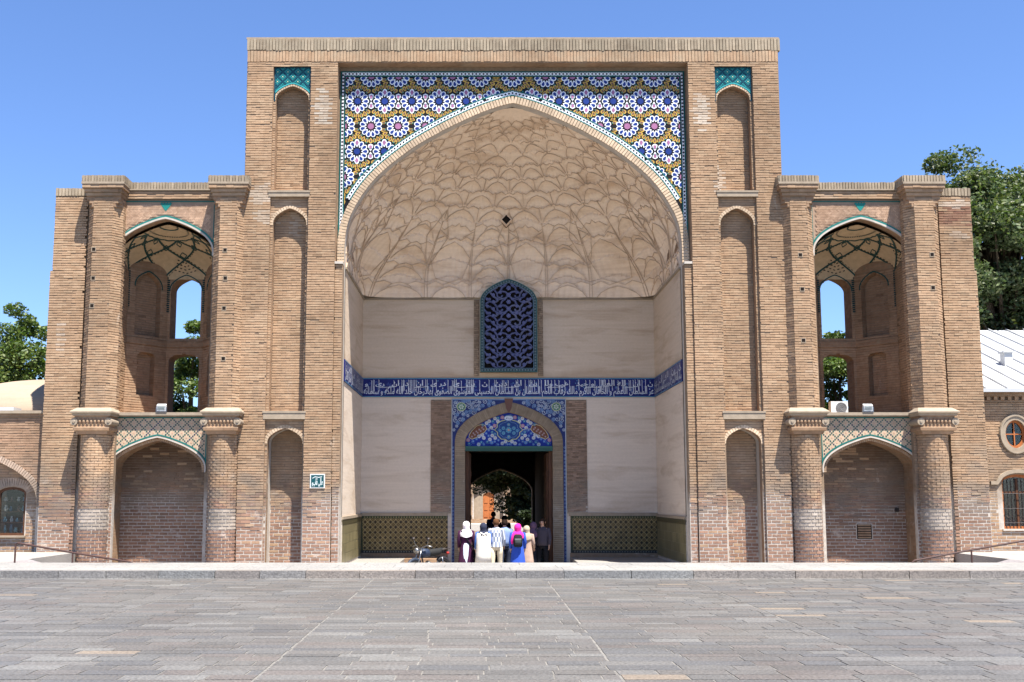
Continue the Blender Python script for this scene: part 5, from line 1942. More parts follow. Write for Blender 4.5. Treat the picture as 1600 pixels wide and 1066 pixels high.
# ================================================================== NEIGHBOURING BUILDINGS
def left_hall():
    t = thing('domed_hall', 'low brick hall with shallow pale dome and shop window at the far left', 'building', (-17, .6, GZ))
    YL = .55
    FW_ = front(YL)
    x0, x1 = -22.0, -13.10
    big = opening(-14.92, GZ + .003, 1.35, 1.62, 1.42)
    mb = MB()
    mb.slab(FW_, rect(x0, x1, GZ, 3.95), [big], 0, -.25)
    mb.slab(front(YL + .25), rect(x0, x1, GZ, 3.95), [opening(-14.10, .55, 1.72, .40, .18, True), opening(-15.72, .55, 1.72, .40, .18, True)], -.003, -.3)
    mb.box(x0, x1, YL + .3, 11, 3.90, 4.0, 'masonry')
    mb.box(x0, x1, 10.7, 11, GZ, 3.9, 'masonry')
    mb.build('wall', t)
    P = Pieces()
    lay(P, FW_, rect(x0, x1, GZ, 3.86), [opening(-14.92, GZ, 1.35, 1.80, 1.60)], 0, .014, tint=lambda z, q=0: btint(z, .45))
    lay(P, front(YL + .25), opening(-14.92, GZ, 1.35, 1.61, 1.41), [opening(-14.10, .50, 1.72, .42, .36, True), opening(-15.72, .50, 1.72, .42, .36, True)], 0, .012, tint=lambda z, q=0: btint(z + 2, .15))
    P.build('brick', t, 'brick', 200)
    V = Pieces()
    voussoirs(V, FW_, arch(-14.92, 1.35, 1.62, 1.42), .17, .07, -.01, .03, lambda: sh((.42, .27, .19), .85, 1.1))
    for c in (-14.10, -15.72):
        voussoirs(V, front(YL + .25), arch(c, 1.72, .40, .18, True), .24, .065, 0, .025, lambda: sh((.44, .33, .25), .85, 1.1), .02)
    V.build('voussoir', t, 'brick', 200, .02)
    mb = MB(); mb.box(x0, x1 - .02, YL - .10, YL + .3, 3.95, 4.03, 'trim'); mb.box(x0, x1 - .02, YL - .05, YL + .0, 3.86, 3.949, 'masonry'); mb.build('cornice', t)
    for c in (-14.10, -15.72):
        mb = MB()
        F = front(YL + .30)
        o = opening(c, .55, 1.72, .40, .18, True); i_ = opening(c, .62, 1.70, .335, .13, True)
        mb.slab(F, o, [i_], 0, -.07, 'wood', 'wood')
        w = mb.build('window', t)
        mb = MB(); mb.slab(front(YL + .33), i_, (), 0, -.008, 'glass', 'glass'); mb.build('pane', w)
        # shelves of crockery in the shop window
        mb = MB()
        for z in (.62, .92, 1.22, 1.5): mb.box(c - .34, c + .34, YL + .42, YL + .70, z - .02, z, 'wood')
        mb.box(c - .36, c + .36, YL + .75, YL + .78, .5, 1.9, 'dark')
        mb.build('shelf', w)
        r = random.Random(int(c * 10))
        mb = MB()
        for z in (.62, .92, 1.22, 1.5):
            for k in range(4):
                x = c - .26 + k * .17 + r.uniform(-.03, .03); rr = r.uniform(.04, .07); h = r.uniform(.10, .24) if z < 1.5 else .12
                mb.loft([(x, YL + .52, z, rr * .6, rr * .6), (x, YL + .52, z + h * .4, rr, rr), (x, YL + .52, z + h * .8, rr * .5, rr * .5), (x, YL + .52, z + h, rr * .65, rr * .65)],
                        'tile', r.choice(((.55, .5, .45), (.12, .25, .32), (.2, .1, .08), (.3, .32, .35), (.05, .12, .2))), 12)
        mb.build('crockery', w, kind='stuff')
        mb = MB(); mb.box(c - .45, c + .45, YL + .16, YL + .249, .50, .549, 'trim'); mb.build('sill', t)
    # dome
    mb = MB()
    rings = []
    for k in range(15):
        a = k / 14 * math.pi / 2
        rr = 3.5 * math.cos(a) ** .9 + .001
        rings.append((-14.6, 5.3, 4.0 + 1.36 * math.sin(a), rr, rr))
    mb.loft(rings, 'dome', (.3, .24, .18), 56)
    dm = mb.build('dome', t, smooth=True)
    mb = MB(); mb.box(-14.75, -14.1, .62, 1.15, 4.0, 4.14, 'sheet'); mb.build('roof_hatch', t)
    mb = MB(); mb.tube([(-13.14, .47, 3.9), (-13.14, .47, 3.2), (-13.12, .47, GZ + .95)], .035, 'metal'); mb.build('downpipe', t)
left_hall()

def right_house():
    t = thing('brick_house', 'brick building with white standing-seam metal roof and small oval window', 'building', (17, 1, GZ))
    YR = 1.0
    F = front(YR)
    x0, x1 = 13.10, 22.0
    cs = (14.30, 17.2, 20.1)
    def ell(c, a, b, n=28): return [(c + math.cos(2 * math.pi * k / n) * a, 3.40 + math.sin(2 * math.pi * k / n) * b) for k in range(n)]
    mb = MB()
    holes = [ell(c, .30, .40) for c in cs] + [opening(c, .73, 2.06, .47, .20, True) for c in cs]
    mb.slab(F, rect(x0, x1, GZ, 4.60), holes, 0, -.3)
    mb.build('wall', t); mb = MB()
    mb.box(x0, x1, 8.0, 8.3, GZ, 4.6, 'masonry')
    mb.build('wall', t)
    P = Pieces()
    bh = [ell(c, .48, .58) for c in cs] + [opening(c, .73, 2.06, .60, .28, True) for c in cs]
    lay(P, F, rect(x0, x1, GZ, 4.30), bh, 0, .014, tint=lambda z, q=0: btint(z + 1.2))
    P.build('brick', t, 'brick', 200)
    mb = MB()
    mb.box(x0, x1, YR - .05, YR - .0, 4.31, 4.37, 'masonry')
    mb.box(x0, x1, YR - .12, YR - .0, 4.47, 4.60, 'masonry')
    mb.box(x0, x1, YR - .16, YR + .1, 4.601, 4.64, 'masonry')
    mb.build('cornice', t)
    D = Pieces()
    x = x0 + .06
    while x < x1:
        D.add((x, YR - .045, 4.42), (.10, 0, 0), (0, .09, 0), (0, 0, .095), btint(8), 0); x += .2
    D.build('dentil', t, 'brick', 60)
    # roof sheets and seams
    y1_ = 8.3
    k = .38
    mb = MB()
    V = [(x0 - .05, YR - .22, 4.66), (x1, YR - .22, 4.66), (x1, y1_, 4.66 + k * (y1_ - YR + .22)), (x0 - .05, y1_, 4.66 + k * (y1_ - YR + .22))]
    mb.mesh(V + [(p[0], p[1], p[2] - .04) for p in V], [(0, 1, 2, 3), (4, 7, 6, 5), (0, 4, 5, 1), (1, 5, 6, 2), (2, 6, 7, 3), (3, 7, 4, 0)], 'sheet')
    mb.face([(x0, y1_, 4.6), (x1, y1_, 4.6), V[2], V[3]], 'masonry')
    mb.face([(x0, YR, 4.6), (x0, y1_, 4.6), (V[3][0] + .05, V[3][1], V[3][2] - .05), (x0, YR, 4.7)], 'masonry')
    rf = mb.build('roof', t)
    x = x0 + .35
    while x < x1:
        mb = MB()
        a = Vector((x, YR - .22, 4.66)); b = Vector((x, y1_, 4.66 + k * (y1_ - YR + .22)))
        c = (a + b) / 2 + Vector((0, 0, .03)); mb.obox(c, (.03, 0, 0), b - a, (0, 0, .06), 'sheet')
        mb.build('roof_seam', rf); x += .62
    mb = MB(); mb.box(x0 - .05, x1, YR - .30, YR - .221, 4.58, 4.68, 'sheet'); mb.build('gutter', rf)
    mb = MB(); mb.box(15.25, 15.50, 3.3, 3.6, 5.3, 6.05, 'sheet'); mb.box(15.2, 15.55, 3.25, 3.65, 6.051, 6.10, 'sheet'); mb.build('chimney', rf)
    for c in cs:
        mb = MB()
        mb.slab(F, ell(c, .47, .57), [ell(c, .30, .40)], .05, 0, 'trim', 'trim')
        mb.strip(F, ell(c, .43, .53), .05, .075, 'trim', (.5,) * 3, .05, closed=True)
        mb.build('oval_surround', t)
        mb = MB()
        mb.slab(front(YR + .06), ell(c, .298, .398), [ell(c, .235, .335)], 0, -.05, 'orange_wood', 'orange_wood')
        mb.box(c - .015, c + .015, YR + .06, YR + .09, 3.07, 3.73, 'orange_wood'); mb.box(c - .23, c + .23, YR + .061, YR + .089, 3.385, 3.415, 'orange_wood')
        w = mb.build('window', t)
        mb = MB(); mb.slab(front(YR + .1), ell(c, .24, .34), (), 0, -.008, 'glass', 'glass'); mb.build('pane', w)
        mb = MB(); mb.box(c - .4, c + .4, YR + .305, YR + .32, 2.9, 3.9, 'dark'); mb.build('blind', w)
        mb = MB()
        br = [(c - .80, 2.02), (c - .62, 2.02)] + arch(c, 2.06, .56, .29, True)[1:-1] + [(c + .62, 2.02), (c + .80, 2.02)]
        mb.strip(F, br, .10, .07, 'trim', (.5,) * 3, 0)
        mb.build('window_brow', t)
        mb = MB()
        mb.slab(front(YR + .10), opening(c, .73, 2.06, .469, .199, True), [opening(c, .80, 2.04, .40, .14, True)], 0, -.06, 'orange_wood', 'orange_wood')
        mb.box(c - .03, c + .03, YR + .10, YR + .13, .8, 2.15, 'wood'); mb.box(c - .40, c + .40, YR + .101, YR + .13, 1.72, 1.78, 'wood')
        w = mb.build('window', t)
        mb = MB(); mb.slab(front(YR + .14), opening(c, .80, 2.04, .40, .14, True), (), 0, -.008, 'glass', 'glass'); mb.build('pane', w)
        mb = MB(); mb.box(c - .5, c + .5, YR + .305, YR + .32, .6, 2.4, 'wood'); mb.build('curtain', w)
        mb = MB()
        for q in range(9):
            xx = c - .40 + q * .10; mb.tube([(xx, YR + .03, .74), (xx, YR + .03, 2.16 - abs(q - 4) * .01)], .009, 'metal', n=5)
        for z in (.9, 1.3, 1.72): mb.tube([(c - .46, YR + .03, z), (c + .46, YR + .03, z)], .009, 'metal', n=5)
        mb.build('grille', w, kind='stuff')
        mb = MB(); mb.box(c - .52, c + .52, YR - .05, YR + .1, .68, .729, 'white_trim'); mb.build('sill', t)
right_house()

def garden_house():
    t = thing('garden_pavilion', 'sunlit brick house with an orange wooden door seen through the gate passage', 'building', (-1.5, 55, GZ))
    F = front(55)
    mb = MB()
    wd_ = opening(-.21, -.05, 1.75, .44, .28)
    arc = opening(-.21, -.05, 2.0, 1.15, 1.25)
    mb.slab(F, rect(-7, 2.2, GZ, 6.5), [arc], 0, -.45)
    mb.slab(front(55.45), rect(-7, 2.2, GZ, 6.5), [wd_], -.003, -.3, 'trim')
    mb.box(-7, 2.2, 55.8, 61, GZ, 6.5, 'masonry')
    mb.build('wall', t)
    P = Pieces()
    lay(P, F, rect(-5, 2.2, GZ, 4.5), [opening(-.21, -.05, 2.0, 1.25, 1.35)], 0, .014, tint=lambda z, q=0: btint(z + 3))
    P.build('brick', t, 'brick', 60)
    mb = MB()
    mb.slab(front(55.52), wd_, (), 0, -.06, 'orange_wood', 'orange_wood')
    for k in range(3):
        for s in (-1, 1): mb.box(-.21 + s * .21 - .14, -.21 + s * .21 + .14, 55.49, 55.519, .1 + k * .55, .5 + k * .55, 'orange_wood')
    mb.build('door', t)
    mb = MB(); mb.box(-4, 3, 52.6, 54.99, GZ, -.36, 'concrete', (.5, .47, .42)); mb.build('step', t)
garden_house()

# ================================================================== TREES
def tree(label, base, crown, r, n, cols, seed, trunk=.22, leaf=.17, group=None, clumps=60, kind='tree'):
    rg = np.random.default_rng(seed); rr = random.Random(seed)
    t = thing(kind, label, 'tree', base, group)
    cx, cy, cz = crown
    cl = []
    while len(cl) < clumps:
        p = rg.normal(size=3); p /= np.linalg.norm(p)
        q = rg.uniform(.35, 1.0) ** .6
        pp = np.array([p[0] * r[0] * q, p[1] * r[1] * q, p[2] * r[2] * q])
        pp *= 1 + .16 * math.sin(3 * p[0] * 2 + seed) + .12 * math.sin(5 * p[2] + seed * 2)
        cl.append(pp + np.array(crown))
    mb = MB()
    top = Vector((cx, cy, cz))
    b = Vector(base)
    mid = b.lerp(top, .5) + Vector((rr.uniform(-.2, .2), rr.uniform(-.2, .2), 0))
    mb.tube([b, b.lerp(mid, .5), mid, top, top + Vector((0, 0, r[2] * .6))], [trunk * 1.25, trunk, trunk * .8, trunk * .5, trunk * .15], 'bark')
    mb.build('trunk', t, smooth=True)
    mb = MB()
    for i in range(0, clumps, 2):
        c = Vector(cl[i]); s0 = mid.lerp(top, rr.uniform(0, 1))
        m_ = s0.lerp(c, .5) + Vector((0, 0, rr.uniform(-.1, .3)))
        mb.tube([s0, m_, c], [trunk * .32, trunk * .18, trunk * .05], 'bark', n=5)
    mb.build('branch', t, kind='stuff')
    per = n // clumps
    cr = rg.uniform(.30, .62, size=(clumps, 1)) * (r[0] / 2.2) ** .5
    d = rg.normal(size=(clumps, per, 3)); d /= np.linalg.norm(d, axis=-1, keepdims=True)
    rad = rg.uniform(.15, 1, size=(clumps, per, 1)) ** .5
    P0 = (np.array(cl)[:, None, :] + d * rad * cr[:, None, :] * np.array([1.15, 1.15, .8])).reshape(-1, 3)
    N = len(P0)
    a = rg.normal(size=(N, 3)); a[:, 2] *= .6; a /= np.linalg.norm(a, axis=1, keepdims=True)
    b2 = np.cross(a, rg.normal(size=(N, 3))); b2 /= np.linalg.norm(b2, axis=1, keepdims=True)
    s = rg.uniform(.6, 1.2, size=(N, 1)) * leaf
    a = a * s * .5; b2 = b2 * s * .28
    V = np.stack([P0 - a, P0 + b2, P0 + a, P0 - b2], 1).reshape(-1, 3)
    me = bpy.data.meshes.new('crown')
    me.vertices.add(N * 4); me.vertices.foreach_set('co', V.ravel())
    me.loops.add(N * 4); me.loops.foreach_set('vertex_index', np.arange(N * 4))
    me.polygons.add(N); me.polygons.foreach_set('loop_start', np.arange(0, N * 4, 4)); me.polygons.foreach_set('loop_total', np.full(N, 4))
    me.update(calc_edges=True)
    at = me.attributes.new('tint', 'FLOAT_COLOR', 'FACE')
    C = np.array(cols)[rg.integers(0, len(cols), N)] * rg.uniform(.75, 1.25, size=(N, 1))
    k2 = np.repeat(rg.uniform(.85, 1.15, size=(clumps, 1)), per, 0)
    C = np.concatenate([C * k2, np.ones((N, 1))], 1)
    at.data.foreach_set('color', C.ravel())
    me.materials.append(M['leaf'])
    o = bpy.data.objects.new('crown', me); COL.objects.link(o); attach(o, t)
    return t
G1 = [(.07, .115, .025), (.10, .145, .032), (.05, .09, .02), (.13, .165, .045)]
G2 = [(.075, .11, .038), (.06, .09, .03), (.11, .14, .055), (.15, .165, .08)]
G3 = [(.022, .036, .012), (.03, .045, .015), (.018, .03, .010)]  # greens kept very dark: shade is painted into the leaf colour
tree('leafy green tree behind the dome at the far left edge', (-18.6, 12, GZ), (-18.9, 12, 6.0), (2.0, 2.0, 2.4), 26000, G1, 1, clumps=90)
tree('slim green tree seen through the left pavilion windows', (-12.3, 12.5, GZ), (-12.3, 12.5, 4.6), (1.8, 1.5, 3.3), 26000, G1, 2, .16, clumps=60)
tree('green tree seen through the right pavilion windows', (13.2, 12.5, GZ), (13.2, 12.5, 4.9), (1.7, 1.5, 3.4), 26000, G1, 3, .16, clumps=60)
tree('very tall leafy tree rising above the right pavilion', (19.3, 11, GZ), (18.9, 11, 10.6), (4.6, 3.2, 4.2), 130000, G2, 4, .40, clumps=380, leaf=.19)
tree('dense dark tree behind the white metal roof', (19.5, 12.6, GZ), (19.4, 12.6, 7.9), (4.0, 2.2, 3.0), 42000, G3, 6, .3, clumps=130, leaf=.2)
tree('dark tree hanging over the garden path beyond the gate', (2.2, 33, GZ), (0.2, 33, 5.3), (5.2, 3.5, 3.5), 90000, G3, 7, .25, clumps=200, leaf=.2)
tree('dark tree on the left of the garden beyond the gate', (-4.2, 36, GZ), (-3.4, 38, 5.2), (3.2, 2.6, 2.9), 24000, G3, 8, .25, clumps=60, leaf=.2)
tree('shaded tree deep in the garden beyond the gate', (3.0, 32, GZ), (2.6, 31.5, 2.0), (2.0, 1.8, 3.2), 60000, G3, 9, .2, clumps=120, leaf=.24)

# ================================================================== SMALL FITTINGS
def plaque():
    t = thing('wall_plaque', 'small square teal plaque with white calligraphy on the brick pier left of the arch', 'plaque', (-5.40, -.02, 1.86))
    F = front(-.018)
    mb = MB(); mb.slab(F, rect(-5.60, -5.19, 1.86, 2.25), (), .03, 0, 'paint', 'paint')
    for i in range(len(mb.c)): mb.c[i] = (.60, .60, .56)
    mb.build('plaque_frame', t)
    mb = MB(); mb.slab(F, rect(-5.57, -5.22, 1.89, 2.22), (), .036, .03, 'tile', 'tile')
    for i in range(len(mb.c)): mb.c[i] = (.012, .075, .085)
    mb.build('plaque_tile', t)
    mb = MB()
    put_text(mb, F, 'عالی قاپو', -5.545, -5.245, 1.95, .17, .040, 'paint', (.65, .72, .70), .02)
    mb.strip(F, [(-5.53, 2.13), (-5.46, 2.17), (-5.36, 2.155), (-5.27, 2.17)], .018, .041, 'paint', (.65, .72, .70))
    mb.build('plaque_lettering', t)
plaque()

def floodlight(x, z, label, rz=0):
    t = thing('floodlight', label, 'floodlight', (x, .10, z), 'floodlights on the pavilion ledges')
    mb = MB(); mb.obox((x, .16, z + .13), (.25, 0, 0), (0, .10, .05), (0, -.03, .16), 'paint', (.62, .63, .63)); mb.build('housing', t)
    mb = MB(); mb.obox((x, .095, z + .115), (.20, 0, 0), (0, .012, .0), (0, -.02, .115), 'glass'); mb.build('lens', t)
    mb = MB(); mb.box(x - .15, x - .135, .12, .18, z, z + .14, 'steel'); mb.box(x + .135, x + .15, .12, .18, z, z + .14, 'steel'); mb.box(x - .15, x + .15, .12, .18, z - .002, z + .008, 'steel'); mb.build('bracket', t)
floodlight(-9.79, 3.957, 'small white floodlight on the ledge of the left pavilion')
floodlight(9.83, 3.957, 'small white floodlight on the right pavilion ledge beside the air conditioner')

def aircon():
    t = thing('air_conditioner', 'white outdoor air conditioning unit standing in the loggia of the right pavilion', 'air conditioner', (9.27, .85, 3.9))
    x, y, z = 9.27, .85, 3.90
    mb = MB(); mb.box(x - .24, x + .24, y - .02, y + .2, z + .05, z + .42, 'paint', (.66, .66, .63)); mb.build('casing', t)
    mb = MB()
    c = (x + .05, y - .026, z + .235)
    for rr in (.05, .09, .13, .155):
        pts = [(c[0] + math.cos(k * math.pi / 10) * rr, c[1], c[2] + math.sin(k * math.pi / 10) * rr) for k in range(21)]
        mb.tube(pts, .005, 'paint', (.25, .25, .25), 5)
    mb.tube([(c[0], c[1] + .02, c[2]), (c[0], c[1] + .004, c[2])], .15, 'paint', (.12, .12, .12), 20)
    mb.build('fan_grille', t)
    mb = MB(); mb.box(x - .22, x - .16, y, y + .18, z, z + .05, 'metal'); mb.box(x + .16, x + .22, y, y + .18, z, z + .05, 'metal'); mb.build('foot', t)
aircon()

def ramp(s):
    sd = 'left' if s < 0 else 'right'
    t = thing('ramp', f'stone slope going down behind the handrail at the {sd} edge of the square', 'ramp', (s * 10.5, -4, GZ), 'access ramps')
    mb = MB()
    a, b = s * 11.9, s * 8.6
    V = [(a, -4.97, .125), (b, -4.97, GZ + .06), (b, -3.2, GZ + .06), (a, -3.2, .125), (a, -4.97, GZ + .04), (b, -4.97, GZ + .04), (b, -3.2, GZ + .04), (a, -3.2, GZ + .04)]
    mb.mesh(V, [(0, 1, 2, 3), (4, 7, 6, 5), (0, 4, 5, 1), (1, 5, 6, 2), (2, 6, 7, 3), (3, 7, 4, 0)], 'concrete', (.24, .22, .22)); mb.build('slope', t)
    mb = MB(); x0, x1 = sorted((s * 11.9, s * 24)); mb.box(x0, x1, -4.98, .19 if s < 0 else .9, GZ + .05, .125, 'concrete', (.32, .30, .275)); mb.build('landing', t)
    h = thing('handrail', f'thin brown metal handrail sloping down at the {sd} end of the pavement', 'handrail', (s * 10.3, -5.08, .14), 'ramp handrails')
    up = .06 if s > 0 else 0
    P = [Vector((s * 11.45, -5.08, .145)), Vector((s * 11.45, -5.08, .56 + up)), Vector((s * 11.40, -5.08, .585 + up)), Vector((s * 10.15, -5.08, .37 + up)), Vector((s * 8.85, -5.08, .165 + up * .5)), Vector((s * 8.8, -5.08, .145))]
    mb = MB(); mb.tube(P, .022, 'paint', (.06, .028, .022), 8); mb.build('rail', h)
    mb = MB(); mb.tube([(s * 10.15, -5.08, .145), (s * 10.15, -5.08, .365 + up)], .02, 'paint', (.06, .028, .022), 8); mb.build('post', h)
ramp(-1); ramp(1)

# ================================================================== PEOPLE
def skin_body(joints, edges, radii, name, parent):
    """one continuous body grown round a skeleton"""
    me = bpy.data.meshes.new(name)
    me.from_pydata(joints, edges, [])
    o = bpy.data.objects.new(name, me); COL.objects.link(o)
    md = o.modifiers.new('skin', 'SKIN')
    for i, r_ in enumerate(radii):
        me.skin_vertices[0].data[i].radius = (r_, r_) if not isinstance(r_, tuple) else r_
    me.skin_vertices[0].data[0].use_root = True
    sb = o.modifiers.new('sub', 'SUBSURF'); sb.levels = 1; sb.render_levels = 1
    bpy.context.view_layer.update()
    dg = bpy.context.evaluated_depsgraph_get()
    m2 = bpy.data.meshes.new_from_object(o.evaluated_get(dg))
    bpy.data.objects.remove(o); bpy.data.meshes.remove(me)
    m2.name = name
    m2.materials.clear(); m2.materials.append(M['skin'])
    m2.polygons.foreach_set('use_smooth', [True] * len(m2.polygons))
    o2 = bpy.data.objects.new(name, m2); COL.objects.link(o2)
    attach(o2, parent)
    return o2

def person(label, x, y, H, top, legs, head, facing=0.0, stride=.16, arms=(0, 0), bag=None, extra=None, hair=(.03, .018, .012), long=None, sleeve='full', shirt_pat=None, group=None):
    """facing 0 = away from the square (+Y); H = height; top/legs/head = clothing colours"""
    k = H / 1.72
    base = GZ + .07
    t = thing('person', label, 'person', (0, 0, 0), group)
    ca, sa = math.cos(facing), math.sin(facing)
    def T(p): return Vector(((p[0] * ca - p[1] * sa) * k, (p[0] * sa + p[1] * ca) * k, p[2] * k))
    J = []; E_ = []; Rr = []
    def j(p, r_, par=None):
        J.append(tuple(T(p))); Rr.append(r_ * k)
        if par is not None: E_.append((par, len(J) - 1))
        return len(J) - 1
    pel = j((0, 0, .95), .135)
    sp = j((0, .0, 1.12), .115, pel); ch = j((0, .01, 1.33), .135, sp); nk0 = j((0, .0, 1.46), .065, ch); nk = j((0, .01, 1.52), .05, nk0)
    hd = j((0, .02, 1.60), .085, nk); hd2 = j((0, .015, 1.67), .08, hd)
    nose = j((0, .115, 1.60), .016, hd)
    pts = {}
    for s in (-1, 1):
        st = s * stride / 2
        hp = j((s * .10, 0, .90), .095, pel); kn = j((s * .11, .02 + st * .6, .50), .058, hp); an = j((s * .115, -.01 + st, .09), .038, kn)
        j((s * .12, .13 + st, .03), .032, an)
        shd = j((s * .185, .0, 1.40), .058, ch)
        a = arms[0] if s < 0 else arms[1]
        el = j((s * (.235), -.02 + .10 * a, 1.13), .042, shd)
        wr = j((s * (.235 - .03 * a), .05 + .28 * a, .90 + .16 * a), .028, el)
        d = Vector((0, .25 + a, -1 + .8 * a)).normalized()
        w = Vector((s * (.235 - .03 * a), .05 + .28 * a, .90 + .16 * a))
        pm = j(tuple(w + d * .07), .026, wr)
        pb = w + d * .09
        for f in range(4):
            o_ = Vector((0, (f - 1.5) * .019, 0)); ln = (.062, .074, .069, .054)[f]
            f1 = j(tuple(pb + o_ + d * ln * .55), .0095, pm)
            j(tuple(pb + o_ + d * ln + Vector((-s * .018, 0, 0))), .008, f1)
        tb = j(tuple(w + d * .045 + Vector((0, .035, 0))), .010, wr); j(tuple(w + d * .085 + Vector((-s * .01, .05, 0))), .009, tb)
        pts[s] = (T((s * .185, .0, 1.40)), T((s * .235, -.02 + .10 * a, 1.13)), T(tuple(w)), T((s * .10, 0, .90)), T((s * .11, .02 + st * .6, .50)), T((s * .115, -.01 + st, .09)), T((s * .12, .13 + st, .03)))
    skin_body(J, E_, Rr, 'body', t)
    def ell(cx, cy, z, rx, ry, n=16, wob=0):
        out = []
        for q in range(n):
            a = 2 * math.pi * q / n
            f = 1 + wob * math.sin(q * 2.5 + z * 7)
            p = T((cx + rx * f * math.cos(a), cy + ry * f * math.sin(a), z)); out.append(p)
        return out
    def skinrings(mb, rings, m, col, n=16, wob=0, cap=True):
        V = []; F = []
        for r_ in rings: V += ell(*r_, n=n, wob=wob)
        for i in range(len(rings) - 1):
            for q in range(n): F.append((i * n + q, i * n + (q + 1) % n, (i + 1) * n + (q + 1) % n, (i + 1) * n + q))
        if cap: F.append(tuple(range(n - 1, -1, -1))); F.append(tuple(range((len(rings) - 1) * n, len(rings) * n)))
        mb.mesh(V, F, m, col)
    # legs
    if legs:
        mb = MB()
        skinrings(mb, [(0, 0, .80, .165, .115), (0, 0, .92, .175, .125), (0, 0, 1.02, .155, .11)], 'cloth', legs)
        for s in (-1, 1):
            P_ = pts[s]; mb.tube([P_[3] + Vector((0, 0, .0)), P_[3].lerp(P_[4], .5), P_[4], P_[4].lerp(P_[5], .5), P_[5] + Vector((0, 0, .01))], [.10 * k, .092 * k, .075 * k, .068 * k, .062 * k], 'cloth', legs, 12)
        mb.build('trousers', t, smooth=True)
    for s in (-1, 1):
        mb = MB(); P_ = pts[s]
        mb.tube([P_[5] + Vector((0, 0, -.01)) - (P_[6] - P_[5]) * .3, P_[5] + Vector((0, 0, -.035)), P_[6] + Vector((0, 0, .012)), P_[6] + (P_[6] - P_[5]) * .2], [.035 * k, .052 * k, .045 * k, .02 * k], 'cloth', (.03, .025, .025), 10)
        mb.build('shoe', t, smooth=True)
    # top garment
    hem = long if long else .86
    mb = MB()
    rings = []
    if long: rings += [(0, .0, hem, .30 if long < .5 else .24, .21), (0, 0, (hem + .95) / 2, .245, .175)]
    rings += [(0, 0, .90, .195, .14), (0, 0, 1.05, .172, .125), (0, 0, 1.2, .178, .125), (0, .0, 1.33, .195, .13), (0, -.0, 1.41, .185, .105), (0, 0, 1.455, .12, .075), (0, 0, 1.49, .065, .06)]
    skinrings(mb, rings, 'cloth', top, 22, .022 if long else .01)
    for s in (-1, 1):
        P_ = pts[s]
        if sleeve == 'full': mb.tube([P_[0] + Vector((-s * .03 * ca, -s * .03 * sa, .0)), P_[0], P_[0].lerp(P_[1], .5), P_[1], P_[2]], [.06 * k, .074 * k, .066 * k, .058 * k, .046 * k], 'cloth', top, 12)
        else: mb.tube([P_[0] + Vector((-s * .03 * ca, -s * .03 * sa, .0)), P_[0], P_[0].lerp(P_[1], .75)], [.06 * k, .076 * k, .072 * k], 'cloth', top, 12)
    if shirt_pat:
        # woven check: alternate faces carry the second colour
        for i in range(len(mb.f)):
            if (i // 22 + i) % 2 == 0 and len(mb.f[i]) == 4: mb.c[i] = shirt_pat
    mb.build('coat' if long else 'shirt', t, smooth=not shirt_pat)
    # head covering or hair
    mb = MB()
    if head:
        # side: scarf over head falling to shoulders; an opening stays for the face
        V = []; F = []
        n = 20
        prof = [(1.735, .012, .0), (1.72, .06, .0), (1.68, .10, .0), (1.62, .118, -.004), (1.56, .112, -.01), (1.50, .105, -.012), (1.46, .13, -.012), (1.41, .19, -.01), (1.33, .215, -.012), (1.24, .19, -.03)]
        for (z, r_, yo) in prof:
            for q in range(n):
                a = 2 * math.pi * q / n
                V.append(T((math.cos(a) * r_, yo + math.sin(a) * r_ * (1.06 if z > 1.5 else .74), z - (.02 if z < 1.4 else 0) * math.sin(a * 3))))
        for i in range(len(prof) - 1):
            for q in range(n):
                a = 2 * math.pi * (q + .5) / n
                zc = (prof[i][0] + prof[i + 1][0]) / 2
                if 1.53 < zc < 1.68 and abs(a - math.pi / 2) < .75: continue
                F.append((i * n + q, i * n + (q + 1) % n, (i + 1) * n + (q + 1) % n, (i + 1) * n + q))
        F.append(tuple(range(n)))
        mb.mesh(V, F, 'cloth', head)
        mb.build('headscarf', t, smooth=True)
    else:
        skinrings(mb, [(0, -.020, 1.555, .075, .065), (0, -.022, 1.60, .094, .088), (0, -.012, 1.66, .094, .098), (0, -.004, 1.715, .074, .082), (0, 0, 1.745, .03, .035)], 'cloth', hair, 16, .02)
        mb.build('hair', t, smooth=True)
    for s in (-1, 1):
        mb = MB(); c = T((s * .034, .098, 1.62)); mb.loft([(c.x, c.y, c.z + dz * k, r_ * k, r_ * k) for dz, r_ in ((-.012, .004), (0, .012), (.012, .004))], 'cloth', (.02, .015, .012), 8); mb.build('eye', t)
        if not head:
            mb = MB(); c = T((s * .094, .005, 1.61)); mb.loft([(c.x, c.y, c.z + dz * k, r_ * k * .5, r_ * k) for dz, r_ in ((-.03, .008), (-.01, .018), (.015, .022), (.03, .008))], 'skin', (.4,) * 3, 8); mb.build('ear', t, smooth=True)
    mb = MB(); c = T((0, .102, 1.555)); mb.tube([T((-.024, .096, 1.556)), T((0, .108, 1.553)), T((.024, .096, 1.556))], .006 * k, 'cloth', (.28, .10, .09), 6); mb.build('mouth', t)
    if bag == 'cross':
        mb = MB()
        P_ = [T((-.15, -.09, 1.43)), T((-.05, -.145, 1.28)), T((.07, -.145, 1.10)), T((.20, -.10, .92)), T((.24, -.02, .82))]
        for a, b in zip(P_, P_[1:]): mb.tube([a, b], .021 * k, 'cloth', (.012, .012, .014), 6)
        mb.build('bag_strap', t)
        mb = MB(); c = T((.26, .0, .72)); mb.obox(c, T((.09, .02, 0)), T((-.04, .22, 0)), (0, 0, .24), 'cloth', (.012, .012, .014)); mb.build('shoulder_bag', t)
